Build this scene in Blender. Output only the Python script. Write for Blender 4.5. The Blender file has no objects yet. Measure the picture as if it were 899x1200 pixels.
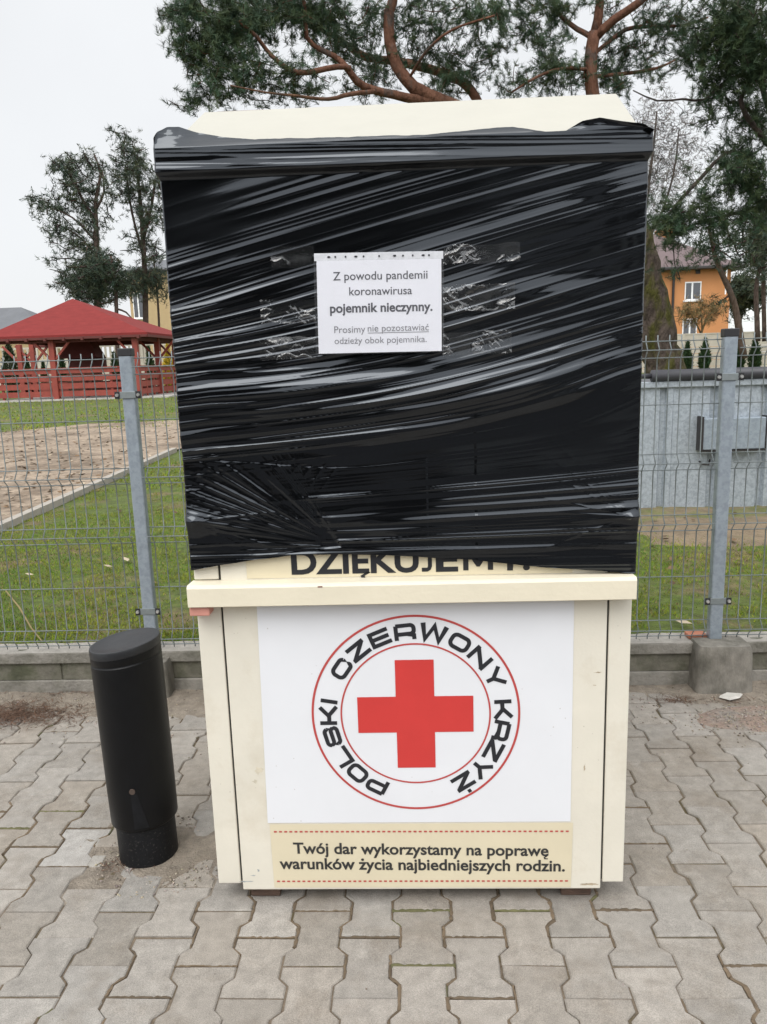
import bpy, math, random
import numpy as np
from mathutils import Vector, Matrix

random.seed(7)
rng = np.random.default_rng(11)
SC = bpy.context.scene
COL = SC.collection
R = math.radians

# ------------------------------------------------------------------ camera
F_PX, IW, IH = 901.0, 899.0, 1200.0
PITCH, ROLL, YAW, CAM_H = 10.9, -1.8, 2.4, 1.5
cam_d = bpy.data.cameras.new('camera')
cam = bpy.data.objects.new('camera', cam_d)
COL.objects.link(cam)
M_CAM = Matrix.Rotation(R(YAW), 3, 'Z') @ Matrix.Rotation(R(90 - PITCH), 3, 'X') @ Matrix.Rotation(R(ROLL), 3, 'Z')
cam.matrix_world = Matrix.Translation((0, 0, CAM_H)) @ M_CAM.to_4x4()
cam_d.sensor_fit = 'VERTICAL'
cam_d.sensor_height = 24.0
cam_d.lens = 24.0 * F_PX / IH
cam_d.clip_start = 0.05
cam_d.clip_end = 2000
SC.camera = cam

# ------------------------------------------------------------------ sky and sun (overcast day)
SUN_EL, SUN_AZ = 52.0, 205.0          # azimuth clockwise from +Y: behind the camera, a little left
world = bpy.data.worlds.new('World')
SC.world = world
world.use_nodes = True
wn, wl = world.node_tree.nodes, world.node_tree.links
wn.clear()
w_out = wn.new('ShaderNodeOutputWorld')
w_bg = wn.new('ShaderNodeBackground')
w_sky = wn.new('ShaderNodeTexSky')
w_sky.sky_type = 'NISHITA'
w_sky.sun_disc = False
w_sky.sun_elevation = R(SUN_EL)
w_sky.sun_rotation = R(SUN_AZ)
w_sky.altitude = 120
w_sky.air_density = 1.0
w_sky.dust_density = 3.0
w_co = wn.new('ShaderNodeTexCoord')
w_sep = wn.new('ShaderNodeSeparateXYZ')
wl.new(w_co.outputs['Generated'], w_sep.inputs[0])
# an overcast layer: brighter towards the zenith and towards the veiled sun behind the camera
w_el = wn.new('ShaderNodeMapRange'); w_el.inputs[1].default_value = 0.42; w_el.inputs[2].default_value = 1.0
w_el.inputs[3].default_value = 9.05; w_el.inputs[4].default_value = 16.0
wl.new(w_sep.outputs['Z'], w_el.inputs[0])
w_bk = wn.new('ShaderNodeMapRange'); w_bk.inputs[1].default_value = 0.35; w_bk.inputs[2].default_value = -0.8
w_bk.inputs[3].default_value = 1.0; w_bk.inputs[4].default_value = 2.1
wl.new(w_sep.outputs['Y'], w_bk.inputs[0])
w_mul = wn.new('ShaderNodeMath'); w_mul.operation = 'MULTIPLY'
wl.new(w_el.outputs[0], w_mul.inputs[0]); wl.new(w_bk.outputs[0], w_mul.inputs[1])
w_nz = wn.new('ShaderNodeTexNoise'); w_nz.inputs['Scale'].default_value = 2.2; w_nz.inputs['Detail'].default_value = 5
wl.new(w_co.outputs['Generated'], w_nz.inputs['Vector'])
w_nr = wn.new('ShaderNodeMapRange'); w_nr.inputs[1].default_value = 0.3; w_nr.inputs[2].default_value = 0.7
w_nr.inputs[3].default_value = 0.95; w_nr.inputs[4].default_value = 1.05
wl.new(w_nz.outputs['Fac'], w_nr.inputs[0])
w_mul2 = wn.new('ShaderNodeMath'); w_mul2.operation = 'MULTIPLY'
wl.new(w_mul.outputs[0], w_mul2.inputs[0]); wl.new(w_nr.outputs[0], w_mul2.inputs[1])
w_cl = wn.new('ShaderNodeMixRGB'); w_cl.blend_type = 'MULTIPLY'; w_cl.inputs[0].default_value = 1.0
w_cl.inputs[1].default_value = (0.97, 0.985, 1.0, 1)
wl.new(w_mul2.outputs[0], w_cl.inputs[2])
w_mix = wn.new('ShaderNodeMixRGB'); w_mix.inputs[0].default_value = 0.9
wl.new(w_sky.outputs[0], w_mix.inputs[1]); wl.new(w_cl.outputs[0], w_mix.inputs[2])
wl.new(w_mix.outputs[0], w_bg.inputs['Color'])
w_bg.inputs['Strength'].default_value = 0.1
wl.new(w_bg.outputs[0], w_out.inputs['Surface'])

sun_d = bpy.data.lights.new('sun', 'SUN')
sun_d.energy = 1.3
sun_d.angle = R(35)
sun_d.color = (1.0, 0.97, 0.92)
sun = bpy.data.objects.new('sun', sun_d)
COL.objects.link(sun)
_sd = Vector((math.sin(R(SUN_AZ)) * math.cos(R(SUN_EL)), math.cos(R(SUN_AZ)) * math.cos(R(SUN_EL)), math.sin(R(SUN_EL))))
sun.rotation_euler = _sd.to_track_quat('Z', 'Y').to_euler()
sun.location = _sd * 30

SC.view_settings.view_transform = 'Standard'
SC.view_settings.look = 'None'
SC.view_settings.exposure = 0.12
SC.view_settings.gamma = 1.0
SC.view_settings.use_curve_mapping = False
SC.cycles.max_bounces = 6
SC.cycles.transparent_max_bounces = 8
SC.cycles.use_denoising = True

# ------------------------------------------------------------------ surveying helpers (photo measurements -> metres)
CAM = Vector((0, 0, CAM_H))


def ray(x, y):
    return M_CAM @ Vector(((x - IW / 2) / F_PX, -(y - IH / 2) / F_PX, -1.0))


def aty(x, y, Y):
    d = ray(x, y)
    return CAM + d * (Y / d.y)


def atz(x, y, z=0.0):
    d = ray(x, y)
    return CAM + d * ((z - CAM_H) / d.z)


def lawn_z(y):
    return 0.2 + np.clip(np.asarray(y, float) - 3.4, 0, 42) * 0.0137


def atl(x, y):
    d = ray(x, y)
    t = (0.2 - 3.4 * 0.0137 - CAM_H) / (d.z - d.y * 0.0137)
    return CAM + d * t


# ------------------------------------------------------------------ materials
def _new_mat(name):
    m = bpy.data.materials.new(name)
    m.use_nodes = True
    nt = m.node_tree
    return m, nt, nt.nodes, nt.links, nt.nodes['Principled BSDF']


def mat(name, col, rough=0.6, var=0.12, scale=6.0, bump=0.0, bscale=60.0, col2=None, c2scale=3.0, c2lo=0.5, c2hi=0.65,
        spec=0.5, metal=0.0, attr=None, detail=6.0, stretch=None, rvar=0.0, bdist=0.01, stint=None, scuff=False, stain=None):
    """procedural surface: base colour x noise variation, optional second colour in patches, optional per-face attribute, bump"""
    m, nt, N, L, B = _new_mat(name)
    B.inputs['Roughness'].default_value = rough
    B.inputs['Metallic'].default_value = metal
    B.inputs['Specular IOR Level'].default_value = spec
    if stint:
        B.inputs['Specular Tint'].default_value = (*stint, 1)
    co = N.new('ShaderNodeTexCoord')
    vec = co.outputs['Object']
    if stretch:
        mp = N.new('ShaderNodeMapping'); mp.inputs['Scale'].default_value = stretch
        L.new(vec, mp.inputs[0]); vec = mp.outputs[0]
    if attr:
        at = N.new('ShaderNodeAttribute'); at.attribute_name = attr
        c = at.outputs['Color']
    else:
        rgb = N.new('ShaderNodeRGB'); rgb.outputs[0].default_value = (*col, 1)
        c = rgb.outputs[0]
    if col2 is not None:
        nz = N.new('ShaderNodeTexNoise'); nz.inputs['Scale'].default_value = c2scale; nz.inputs['Detail'].default_value = 8
        nz.inputs['Roughness'].default_value = 0.65
        L.new(vec, nz.inputs['Vector'])
        mr = N.new('ShaderNodeMapRange'); mr.inputs[1].default_value = c2lo; mr.inputs[2].default_value = c2hi
        L.new(nz.outputs['Fac'], mr.inputs[0])
        mx = N.new('ShaderNodeMixRGB'); mx.inputs[2].default_value = (*col2, 1)
        L.new(mr.outputs[0], mx.inputs[0]); L.new(c, mx.inputs[1]); c = mx.outputs[0]
    nz = N.new('ShaderNodeTexNoise'); nz.inputs['Scale'].default_value = scale; nz.inputs['Detail'].default_value = detail
    nz.inputs['Roughness'].default_value = 0.6
    L.new(vec, nz.inputs['Vector'])
    mr = N.new('ShaderNodeMapRange'); mr.inputs[1].default_value = 0.25; mr.inputs[2].default_value = 0.75
    mr.inputs[3].default_value = 1 - var; mr.inputs[4].default_value = 1 + var
    L.new(nz.outputs['Fac'], mr.inputs[0])
    mx = N.new('ShaderNodeMixRGB'); mx.blend_type = 'MULTIPLY'; mx.inputs[0].default_value = 1
    L.new(c, mx.inputs[1]); L.new(mr.outputs[0], mx.inputs[2])
    if stain:      # dirt trodden into the surface, in blotches with a grain of their own
        sz = N.new('ShaderNodeTexNoise'); sz.inputs['Scale'].default_value = 2.6; sz.inputs['Detail'].default_value = 10; sz.inputs['Roughness'].default_value = 0.72
        L.new(co.outputs['Object'], sz.inputs['Vector'])
        s1 = N.new('ShaderNodeMapRange'); s1.inputs[1].default_value = 0.50; s1.inputs[2].default_value = 0.74; s1.inputs[4].default_value = 0.75
        L.new(sz.outputs['Fac'], s1.inputs[0])
        sm = N.new('ShaderNodeMixRGB'); sm.inputs[2].default_value = (*stain, 1)
        L.new(s1.outputs[0], sm.inputs[0]); L.new(mx.outputs[0], sm.inputs[1]); mx = sm
        gz = N.new('ShaderNodeTexNoise'); gz.inputs['Scale'].default_value = 420; gz.inputs['Detail'].default_value = 2
        L.new(co.outputs['Object'], gz.inputs['Vector'])
        g1 = N.new('ShaderNodeMapRange'); g1.inputs[1].default_value = 0.3; g1.inputs[2].default_value = 0.7; g1.inputs[3].default_value = 0.78; g1.inputs[4].default_value = 1.22
        L.new(gz.outputs['Fac'], g1.inputs[0])
        gm = N.new('ShaderNodeMixRGB'); gm.blend_type = 'MULTIPLY'; gm.inputs[0].default_value = 1
        L.new(mx.outputs[0], gm.inputs[1]); L.new(g1.outputs[0], gm.inputs[2]); mx = gm
    if scuff:      # a few thin scratches and specks worn into the paint
        wv = N.new('ShaderNodeTexNoise'); wv.inputs['Scale'].default_value = 9; wv.inputs['Detail'].default_value = 3
        mp2 = N.new('ShaderNodeMapping'); mp2.inputs['Scale'].default_value = (1.0, 1.0, 0.16); mp2.inputs['Rotation'].default_value = (0, 0.5, 0)
        L.new(co.outputs['Object'], mp2.inputs[0]); L.new(mp2.outputs[0], wv.inputs['Vector'])
        vo = N.new('ShaderNodeTexVoronoi'); vo.inputs['Scale'].default_value = 34
        L.new(co.outputs['Object'], vo.inputs['Vector'])
        r1 = N.new('ShaderNodeMapRange'); r1.inputs[1].default_value = 0.70; r1.inputs[2].default_value = 0.72
        L.new(wv.outputs['Fac'], r1.inputs[0])
        r2 = N.new('ShaderNodeMapRange'); r2.inputs[1].default_value = 0.07; r2.inputs[2].default_value = 0.05
        L.new(vo.outputs['Distance'], r2.inputs[0])
        ms = N.new('ShaderNodeTexNoise'); ms.inputs['Scale'].default_value = 4.0; L.new(co.outputs['Object'], ms.inputs['Vector'])
        r3 = N.new('ShaderNodeMapRange'); r3.inputs[1].default_value = 0.55; r3.inputs[2].default_value = 0.62
        L.new(ms.outputs['Fac'], r3.inputs[0])
        a1 = N.new('ShaderNodeMath'); a1.operation = 'MAXIMUM'; L.new(r1.outputs[0], a1.inputs[0]); L.new(r2.outputs[0], a1.inputs[1])
        a2 = N.new('ShaderNodeMath'); a2.operation = 'MULTIPLY'; L.new(a1.outputs[0], a2.inputs[0]); L.new(r3.outputs[0], a2.inputs[1])
        a3 = N.new('ShaderNodeMath'); a3.operation = 'MULTIPLY'; a3.inputs[1].default_value = 0.45; L.new(a2.outputs[0], a3.inputs[0])
        m3 = N.new('ShaderNodeMixRGB'); m3.inputs[2].default_value = (0.30, 0.26, 0.21, 1)
        L.new(a3.outputs[0], m3.inputs[0]); L.new(mx.outputs[0], m3.inputs[1]); mx = m3
    L.new(mx.outputs[0], B.inputs['Base Color'])
    if rvar:
        mr2 = N.new('ShaderNodeMapRange'); mr2.inputs[3].default_value = rough - rvar; mr2.inputs[4].default_value = rough + rvar
        L.new(nz.outputs['Fac'], mr2.inputs[0]); L.new(mr2.outputs[0], B.inputs['Roughness'])
    if bump:
        bz = N.new('ShaderNodeTexNoise'); bz.inputs['Scale'].default_value = bscale; bz.inputs['Detail'].default_value = 4
        L.new(vec, bz.inputs['Vector'])
        bp = N.new('ShaderNodeBump'); bp.inputs['Strength'].default_value = bump; bp.inputs['Distance'].default_value = bdist
        L.new(bz.outputs['Fac'], bp.inputs['Height']); L.new(bp.outputs[0], B.inputs['Normal'])
    return m


def clear_plastic(name, amount=0.3, rough=0.15, tint=(0.8, 0.82, 0.86), haze=0.1, bump=0.4, bscale=90):
    m, nt, N, L, B = _new_mat(name)
    N.remove(B)
    out = N['Material Output']
    tr = N.new('ShaderNodeBsdfTransparent')
    gl = N.new('ShaderNodeBsdfGlossy'); gl.inputs['Roughness'].default_value = rough
    df = N.new('ShaderNodeBsdfDiffuse'); df.inputs['Color'].default_value = (*tint, 1)
    m1 = N.new('ShaderNodeMixShader'); m1.inputs[0].default_value = amount
    m2 = N.new('ShaderNodeMixShader'); m2.inputs[0].default_value = haze
    L.new(tr.outputs[0], m1.inputs[1]); L.new(gl.outputs[0], m1.inputs[2])
    L.new(m1.outputs[0], m2.inputs[1]); L.new(df.outputs[0], m2.inputs[2])
    L.new(m2.outputs[0], out.inputs['Surface'])
    if bump:
        co = N.new('ShaderNodeTexCoord')
        bz = N.new('ShaderNodeTexNoise'); bz.inputs['Scale'].default_value = bscale
        L.new(co.outputs['Object'], bz.inputs['Vector'])
        bp = N.new('ShaderNodeBump'); bp.inputs['Strength'].default_value = bump; bp.inputs['Distance'].default_value = 0.01
        L.new(bz.outputs['Fac'], bp.inputs['Height']); L.new(bp.outputs[0], gl.inputs['Normal'])
    return m


M = {}
M['cream'] = mat('cream_paint', (0.69, 0.652, 0.56), 0.42, 0.05, 7, 0.06, 120, col2=(0.54, 0.475, 0.365), c2scale=3.2, c2lo=0.57, c2hi=0.85, scuff=True)
M['cream_roof_dimmed'] = mat('cream_paint_dimmed', (0.42, 0.405, 0.35), 0.6, 0.03, 9, 0.05, 90)  # same cream paint, base colour darkened against the strong light on the slope
M['cream_edge'] = mat('cream_worn_edge', (0.72, 0.66, 0.52), 0.5, 0.04, 9, 0.08, 80, col2=(0.30, 0.10, 0.06), c2scale=14, c2lo=0.73, c2hi=0.75)
M['gap'] = mat('dark_gap', (0.03, 0.028, 0.024), 0.9)
M['white_sticker'] = mat('white_vinyl', (0.72, 0.73, 0.76), 0.35, 0.03, 4, 0.03, 30, col2=(0.45, 0.44, 0.42), c2scale=30, c2lo=0.72, c2hi=0.78, scuff=True)
M['beige_sticker'] = mat('beige_vinyl', (0.66, 0.59, 0.43), 0.4, 0.04, 8, 0.03, 30)
M['red_print'] = mat('red_print', (0.56, 0.042, 0.038), 0.35, 0.05, 12, scuff=True)
M['dull_red'] = mat('dull_red_print', (0.46, 0.06, 0.055), 0.45, 0.05, 12)
M['chip'] = mat('chipped_rust', (0.16, 0.05, 0.035), 0.8, 0.3, 60)
M['added_asphalt'] = mat('added_asphalt', (0.05, 0.05, 0.052), 0.9, 0.2, 40)
M['black_print'] = mat('black_print', (0.016, 0.017, 0.022), 0.4, 0.1, 12)
M['dark_print'] = mat('dark_print', (0.03, 0.03, 0.03), 0.5, 0.1, 12)
M['grey_print'] = mat('grey_print', (0.07, 0.07, 0.085), 0.6, 0.1, 12)
M['pale_print'] = mat('pale_print', (0.20, 0.20, 0.22), 0.6, 0.1, 12)
M['pink'] = mat('pink_primer', (0.55, 0.25, 0.20), 0.6, 0.1, 20)
M['wood_block'] = mat('old_wood', (0.095, 0.058, 0.042), 0.85, 0.35, 20, 0.5, 40, stretch=(1, 1, 6))
M['film'] = mat('black_stretch_film', (0.0028, 0.003, 0.0036), 0.105, 0.1, 6, 0.0, spec=0.66, rvar=0.02, stint=(0.84, 0.91, 1.0))
M['paper'] = mat('paper', (0.74, 0.745, 0.80), 0.5, 0.02, 6)
M['sleeve'] = clear_plastic('sleeve_plastic', 0.07, 0.12, haze=0.03, bump=0.15, bscale=20)
M['sleeve_strip'] = mat('sleeve_strip', (0.6, 0.61, 0.64), 0.3, 0.15, 60)
M['tape'] = clear_plastic('clear_tape', 0.10, 0.13, haze=0.004, bump=0.0)
M['bollard'] = mat('black_paint_metal', (0.0030, 0.0033, 0.0042), 0.40, 0.3, 14, 0.05, 200, rvar=0.08, spec=0.25, col2=(0.007, 0.007, 0.0075), c2scale=3, c2lo=0.5, c2hi=0.7)
M['bollard_low'] = mat('dusty_black_metal', (0.006, 0.0065, 0.008), 0.5, 0.3, 30, 0.05, 200, col2=(0.075, 0.07, 0.065), c2scale=150, c2lo=0.58, c2hi=0.72, spec=0.25)
M['bollard_cap'] = mat('black_cap_plastic', (0.013, 0.014, 0.016), 0.42, 0.3, 20, 0.05, 100, spec=0.45)
M['rust'] = mat('rusty_screw', (0.065, 0.045, 0.035), 0.7)
M['smear'] = mat('faded_black_paint', (0.0052, 0.0058, 0.0075), 0.42, 0.6, 40, spec=0.28)
M['galv'] = mat('galvanised_steel', (0.38, 0.42, 0.46), 0.45, 0.2, 60, 0.04, 60, metal=0.3, col2=(0.31, 0.345, 0.38), c2scale=28, c2lo=0.48, c2hi=0.56)
M['galv_post'] = mat('galvanised_post', (0.30, 0.345, 0.39), 0.45, 0.14, 26, 0.04, 60, metal=0.35, col2=(0.26, 0.30, 0.345), c2scale=40, c2lo=0.48, c2hi=0.56)
M['galv_wire'] = mat('galvanised_wire', (0.20, 0.225, 0.23), 0.5, 0.15, 30, metal=0.3)
M['black_plastic'] = mat('black_plastic', (0.018, 0.018, 0.02), 0.5)
M['bolt'] = mat('bright_bolt', (0.7, 0.7, 0.68), 0.3, metal=0.8)
M['concrete'] = mat('weathered_concrete', (0.23, 0.215, 0.19), 0.9, 0.25, 12, 0.5, 70, col2=(0.12, 0.115, 0.09), c2scale=5, c2lo=0.45, c2hi=0.65)
M['concrete_dirty'] = mat('mossy_concrete', (0.15, 0.14, 0.112), 0.9, 0.3, 12, 0.5, 60, col2=(0.075, 0.078, 0.048), c2scale=5, c2lo=0.42, c2hi=0.62)
M['concrete_cap'] = mat('pale_concrete', (0.30, 0.28, 0.25), 0.9, 0.25, 14, 0.6, 60)
M['foot'] = mat('rough_concrete', (0.20, 0.185, 0.16), 0.95, 0.3, 30, 0.5, 90, col2=(0.11, 0.103, 0.085), c2scale=7, c2lo=0.45, c2hi=0.65, bdist=0.006, stretch=(1, 1, 0.6))
M['paver'] = mat('concrete_paver', (0.3, 0.3, 0.3), 0.9, 0.2, 26, 0.45, 320, attr='tint', col2=(0.37, 0.345, 0.31), c2scale=7, c2lo=0.60, c2hi=0.78, bdist=0.004, spec=0.2, stain=(0.16, 0.128, 0.095))
M['joint'] = mat('joint_sand', (0.15, 0.118, 0.085), 0.95, 0.35, 40, 0.6, 200, col2=(0.085, 0.066, 0.032), c2scale=3, c2lo=0.5, c2hi=0.6)
M['sand'] = mat('dirty_sand', (0.235, 0.20, 0.16), 0.95, 0.3, 30, 0.9, 160, col2=(0.14, 0.112, 0.085), c2scale=6, c2lo=0.48, c2hi=0.68)
M['grit'] = mat('reddish_grit', (0.27, 0.20, 0.16), 0.95, 0.3, 70, 0.9, 220, col2=(0.25, 0.22, 0.19), c2scale=9, c2lo=0.45, c2hi=0.6)
M['lawn'] = mat('lawn_soil', (0.085, 0.115, 0.018), 0.95, 0.5, 14, 0.9, 60, col2=(0.15, 0.115, 0.055), c2scale=1.6, c2lo=0.52, c2hi=0.64, bdist=0.03)
M['soil'] = mat('bare_soil', (0.18, 0.135, 0.085), 0.95, 0.35, 10, 0.9, 50, col2=(0.11, 0.12, 0.035), c2scale=2.2, c2lo=0.5, c2hi=0.62, bdist=0.02)
M['gravel'] = mat('gravel_ground', (0.29, 0.225, 0.165), 0.95, 0.55, 9, 0.9, 30, col2=(0.15, 0.11, 0.075), c2scale=1.3, c2lo=0.46, c2hi=0.62, bdist=0.03)
M['kerb'] = mat('kerb_concrete', (0.33, 0.30, 0.26), 0.9, 0.15, 10)
M['grass'] = mat('grass_blades', (0.1, 0.1, 0.03), 0.8, 0.1, 3, attr='tint', spec=0.1)
M['needles'] = mat('pine_needles', (0.04, 0.07, 0.04), 0.6, 0.35, 1.3, attr='tint', spec=0.25)
M['bark_orange'] = mat('pine_bark', (0.14, 0.072, 0.045), 0.95, 0.55, 14, 1.0, 30, attr='tint', stretch=(1, 1, 0.45), bdist=0.03, spec=0.15, col2=(0.065, 0.048, 0.04), c2scale=7, c2lo=0.52, c2hi=0.62)
M['bark_mossy'] = mat('mossy_bark', (0.085, 0.066, 0.055), 0.95, 0.55, 16, 1.0, 26, col2=(0.070, 0.068, 0.020), c2scale=6.5, c2lo=0.44, c2hi=0.60, stretch=(1, 1, 0.5), bdist=0.05, spec=0.1)
M['twig'] = mat('bare_twigs', (0.09, 0.075, 0.06), 0.9)
M['twig_yellow'] = mat('yellow_twigs', (0.22, 0.17, 0.07), 0.9)
M['red_shingle'] = mat('red_shingles', (0.178, 0.026, 0.024), 0.85, 0.16, 3, 0.3, 14, stretch=(1, 1, 5), spec=0.2)
M['red_wood'] = mat('red_stained_wood', (0.235, 0.040, 0.026), 0.6, 0.25, 4)
M['dark_red_wood'] = mat('dark_red_wood', (0.10, 0.018, 0.014), 0.7, 0.2, 4)
M['brick'] = mat('reddish_brick', (0.20, 0.09, 0.06), 0.9, 0.35, 8, 0.4, 10)
M['slab'] = mat('pale_paving', (0.4, 0.38, 0.35), 0.9)
M['orange_wall'] = mat('orange_render', (0.50, 0.225, 0.09), 0.9, 0.06, 1.2, 0.1, 10)
M['yellow_wall'] = mat('ochre_render', (0.42, 0.31, 0.17), 0.9, 0.08, 2)
M['brown_roof'] = mat('brown_sheet_roof', (0.105, 0.07, 0.07), 0.5, 0.15, 1)
M['grey_roof'] = mat('grey_roof', (0.11, 0.115, 0.125), 0.7, 0.15, 1)
M['dark_trim'] = mat('dark_trim', (0.022, 0.018, 0.018), 0.5)
M['white_frame'] = mat('white_frame', (0.8, 0.8, 0.8), 0.4)
M['glass'] = mat('window_glass', (0.03, 0.035, 0.045), 0.08, spec=0.8)
M['pale_fence'] = mat('cast_concrete_fence', (0.44, 0.40, 0.33), 0.9, 0.15, 2, 0.3, 9)
M['thuja'] = mat('thuja', (0.025, 0.055, 0.02), 0.7, 0.3, 5, attr='tint', spec=0.2)
M['board'] = mat('white_board', (0.82, 0.84, 0.86), 0.6, 0.05, 1, col2=(0.45, 0.47, 0.5), c2scale=1.7, c2lo=0.56, c2hi=0.6)
M['white_stone'] = mat('white_stone', (0.5, 0.48, 0.44), 0.9, 0.15, 30, 0.3, 60)
M['red_tile'] = mat('terracotta_shard', (0.38, 0.15, 0.09), 0.9, 0.15, 20)
M['litter'] = mat('needle_litter', (0.13, 0.06, 0.035), 0.9, 0.3, 30, attr='tint')
M['far_wood'] = mat('far_trees', (0.035, 0.05, 0.03), 0.9, 0.5, 0.8, 1.0, 1.5, bdist=0.5)
M['white_wall'] = mat('white_render', (0.6, 0.6, 0.58), 0.9, 0.05, 1)


# ------------------------------------------------------------------ mesh building
class MB:
    def __init__(self):
        self.v, self.f, self.c = [], [], []
        self.n = 0

    def add(self, verts, faces, col=None):
        o = self.n
        verts = [tuple(p) for p in verts]
        self.v += verts
        self.n += len(verts)
        self.f += [tuple(i + o for i in f) for f in faces]
        self.c += [col] * len(faces)
        return self

    def box(self, c, s, rot=None, col=None):
        hx, hy, hz = s[0] / 2, s[1] / 2, s[2] / 2
        vs = [Vector((x, y, z)) for x in (-hx, hx) for y in (-hy, hy) for z in (-hz, hz)]
        if rot is not None:
            vs = [rot @ p for p in vs]
        c = Vector(c)
        return self.add([p + c for p in vs], [(0, 1, 3, 2), (4, 6, 7, 5), (0, 4, 5, 1), (2, 3, 7, 6), (0, 2, 6, 4), (1, 5, 7, 3)], col)

    def box2(self, a, b, col=None):
        return self.box([(a[i] + b[i]) / 2 for i in range(3)], [abs(b[i] - a[i]) for i in range(3)], None, col)

    def rbox(self, a, b, r=0.006):
        """box with chamfered edges, from corner a to corner b"""
        a, b = Vector(a), Vector(b)
        c, h = (a + b) / 2, (b - a) / 2
        r = min(r, *(abs(x) * 0.9 for x in h))
        import bmesh
        bm = bmesh.new()
        bmesh.ops.create_cube(bm, size=1.0)
        for v in bm.verts:
            v.co = Vector((v.co.x * 2 * h.x, v.co.y * 2 * h.y, v.co.z * 2 * h.z)) + c
        bmesh.ops.bevel(bm, geom=list(bm.edges), offset=r, segments=2, profile=0.5, affect='EDGES')
        bm.verts.index_update()
        self.add([v.co.copy() for v in bm.verts], [[v.index for v in f.verts] for f in bm.faces])
        bm.free()
        return self

    def tube(self, pts, rad, sides=6, cap=True, col=None):
        pts = [Vector(p) for p in pts]
        if not hasattr(rad, '__len__'):
            rad = [rad] * len(pts)
        n = len(pts)
        tang = []
        for i in range(n):
            t = pts[min(i + 1, n - 1)] - pts[max(i - 1, 0)]
            tang.append(t.normalized() if t.length > 1e-9 else Vector((0, 0, 1)))
        up = Vector((0, 0, 1)) if abs(tang[0].z) < 0.9 else Vector((0, 1, 0))
        u = tang[0].cross(up).normalized()
        vs, fs = [], []
        for i in range(n):
            u = (u - tang[i] * u.dot(tang[i]))
            u = u.normalized() if u.length > 1e-6 else tang[i].orthogonal().normalized()
            w = tang[i].cross(u)
            for k in range(sides):
                a = 2 * math.pi * (k + 0.5) / sides
                vs.append(pts[i] + (u * math.cos(a) + w * math.sin(a)) * rad[i])
        for i in range(n - 1):
            for k in range(sides):
                k2 = (k + 1) % sides
                fs.append((i * sides + k, i * sides + k2, (i + 1) * sides + k2, (i + 1) * sides + k))
        if cap:
            fs.append(tuple(range(sides))[::-1])
            fs.append(tuple((n - 1) * sides + k for k in range(sides)))
        return self.add(vs, fs, col)

    def grid(self, P):
        """P: (ny, nx, 3) array"""
        ny, nx = P.shape[:2]
        o = []
        for j in range(ny - 1):
            for i in range(nx - 1):
                a = j * nx + i
                o.append((a, a + 1, a + nx + 1, a + nx))
        return self.add(P.reshape(-1, 3).tolist(), o)

    def prism(self, poly, y0, y1):
        """polygon in x,z extruded from y0 to y1"""
        n = len(poly)
        vs = [(p[0], y0, p[1]) for p in poly] + [(p[0], y1, p[1]) for p in poly]
        fs = [tuple(range(n)), tuple(range(2 * n - 1, n - 1, -1))]
        fs += [(i, i + n, (i + 1) % n + n, (i + 1) % n) for i in range(n)]
        return self.add(vs, fs)


def loc_of(o):
    p = Vector((0, 0, 0))
    while o is not None:
        p = p + o.location
        o = o.parent
    return p


def set_tint(me, cols):
    at = me.color_attributes.new('tint', 'FLOAT_COLOR', 'CORNER')
    at.data.foreach_set('color', np.asarray(cols, dtype=np.float32).ravel())


def obj(name, mb, material, parent=None, smooth=False, flat_angle=None):
    me = bpy.data.meshes.new(name)
    off = loc_of(parent) if parent else Vector((0, 0, 0))
    vs = np.array(mb.v, dtype=float) - np.array(off)
    me.from_pydata(vs.tolist(), [], mb.f)
    me.materials.append(material)
    if mb.c and any(c is not None for c in mb.c):
        cols = []
        for f, c in zip(mb.f, mb.c):
            c = c or (0.1, 0.1, 0.1)
            cols += [(*c, 1.0)] * len(f)
        set_tint(me, cols)
    if smooth:
        me.polygons.foreach_set('use_smooth', [True] * len(me.polygons))
    me.update()
    o = bpy.data.objects.new(name, me)
    COL.objects.link(o)
    if parent:
        o.parent = parent
    if flat_angle:
        md = o.modifiers.new('es', 'EDGE_SPLIT'); md.split_angle = R(flat_angle)
    return o


def np_obj(name, V, Fc, material, cols=None, parent=None, smooth=False):
    """fast mesh from arrays: V (n,3), Fc (m,k); cols (m,3) per face"""
    me = bpy.data.meshes.new(name)
    V = np.asarray(V, dtype=np.float32)
    if parent:
        V = V - np.array(loc_of(parent), dtype=np.float32)
    Fc = np.asarray(Fc, dtype=np.int32)
    m, k = Fc.shape
    me.vertices.add(len(V)); me.vertices.foreach_set('co', V.ravel())
    me.loops.add(m * k); me.loops.foreach_set('vertex_index', Fc.ravel())
    me.polygons.add(m)
    me.polygons.foreach_set('loop_start', np.arange(0, m * k, k, dtype=np.int32))
    me.polygons.foreach_set('loop_total', np.full(m, k, dtype=np.int32))
    me.update(calc_edges=True)
    me.validate()
    if smooth:
        me.polygons.foreach_set('use_smooth', np.ones(m, dtype=bool))
    if cols is not None:
        c = np.ones((m, k, 4), dtype=np.float32)
        c[:, :, :3] = np.asarray(cols)[:, None, :]
        set_tint(me, c)
    me.materials.append(material)
    o = bpy.data.objects.new(name, me)
    COL.objects.link(o)
    if parent:
        o.parent = parent
    return o


def tag(o, label=None, cat=None, group=None, kind=None):
    if label: o['label'] = label
    if cat: o['category'] = cat
    if group: o['group'] = group
    if kind: o['kind'] = kind
    return o


def thing(name, label, cat, loc, group=None):
    o = bpy.data.objects.new(name, None)
    o.empty_display_size = 0.2
    COL.objects.link(o)
    o.location = loc
    return tag(o, label, cat, group)


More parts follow.
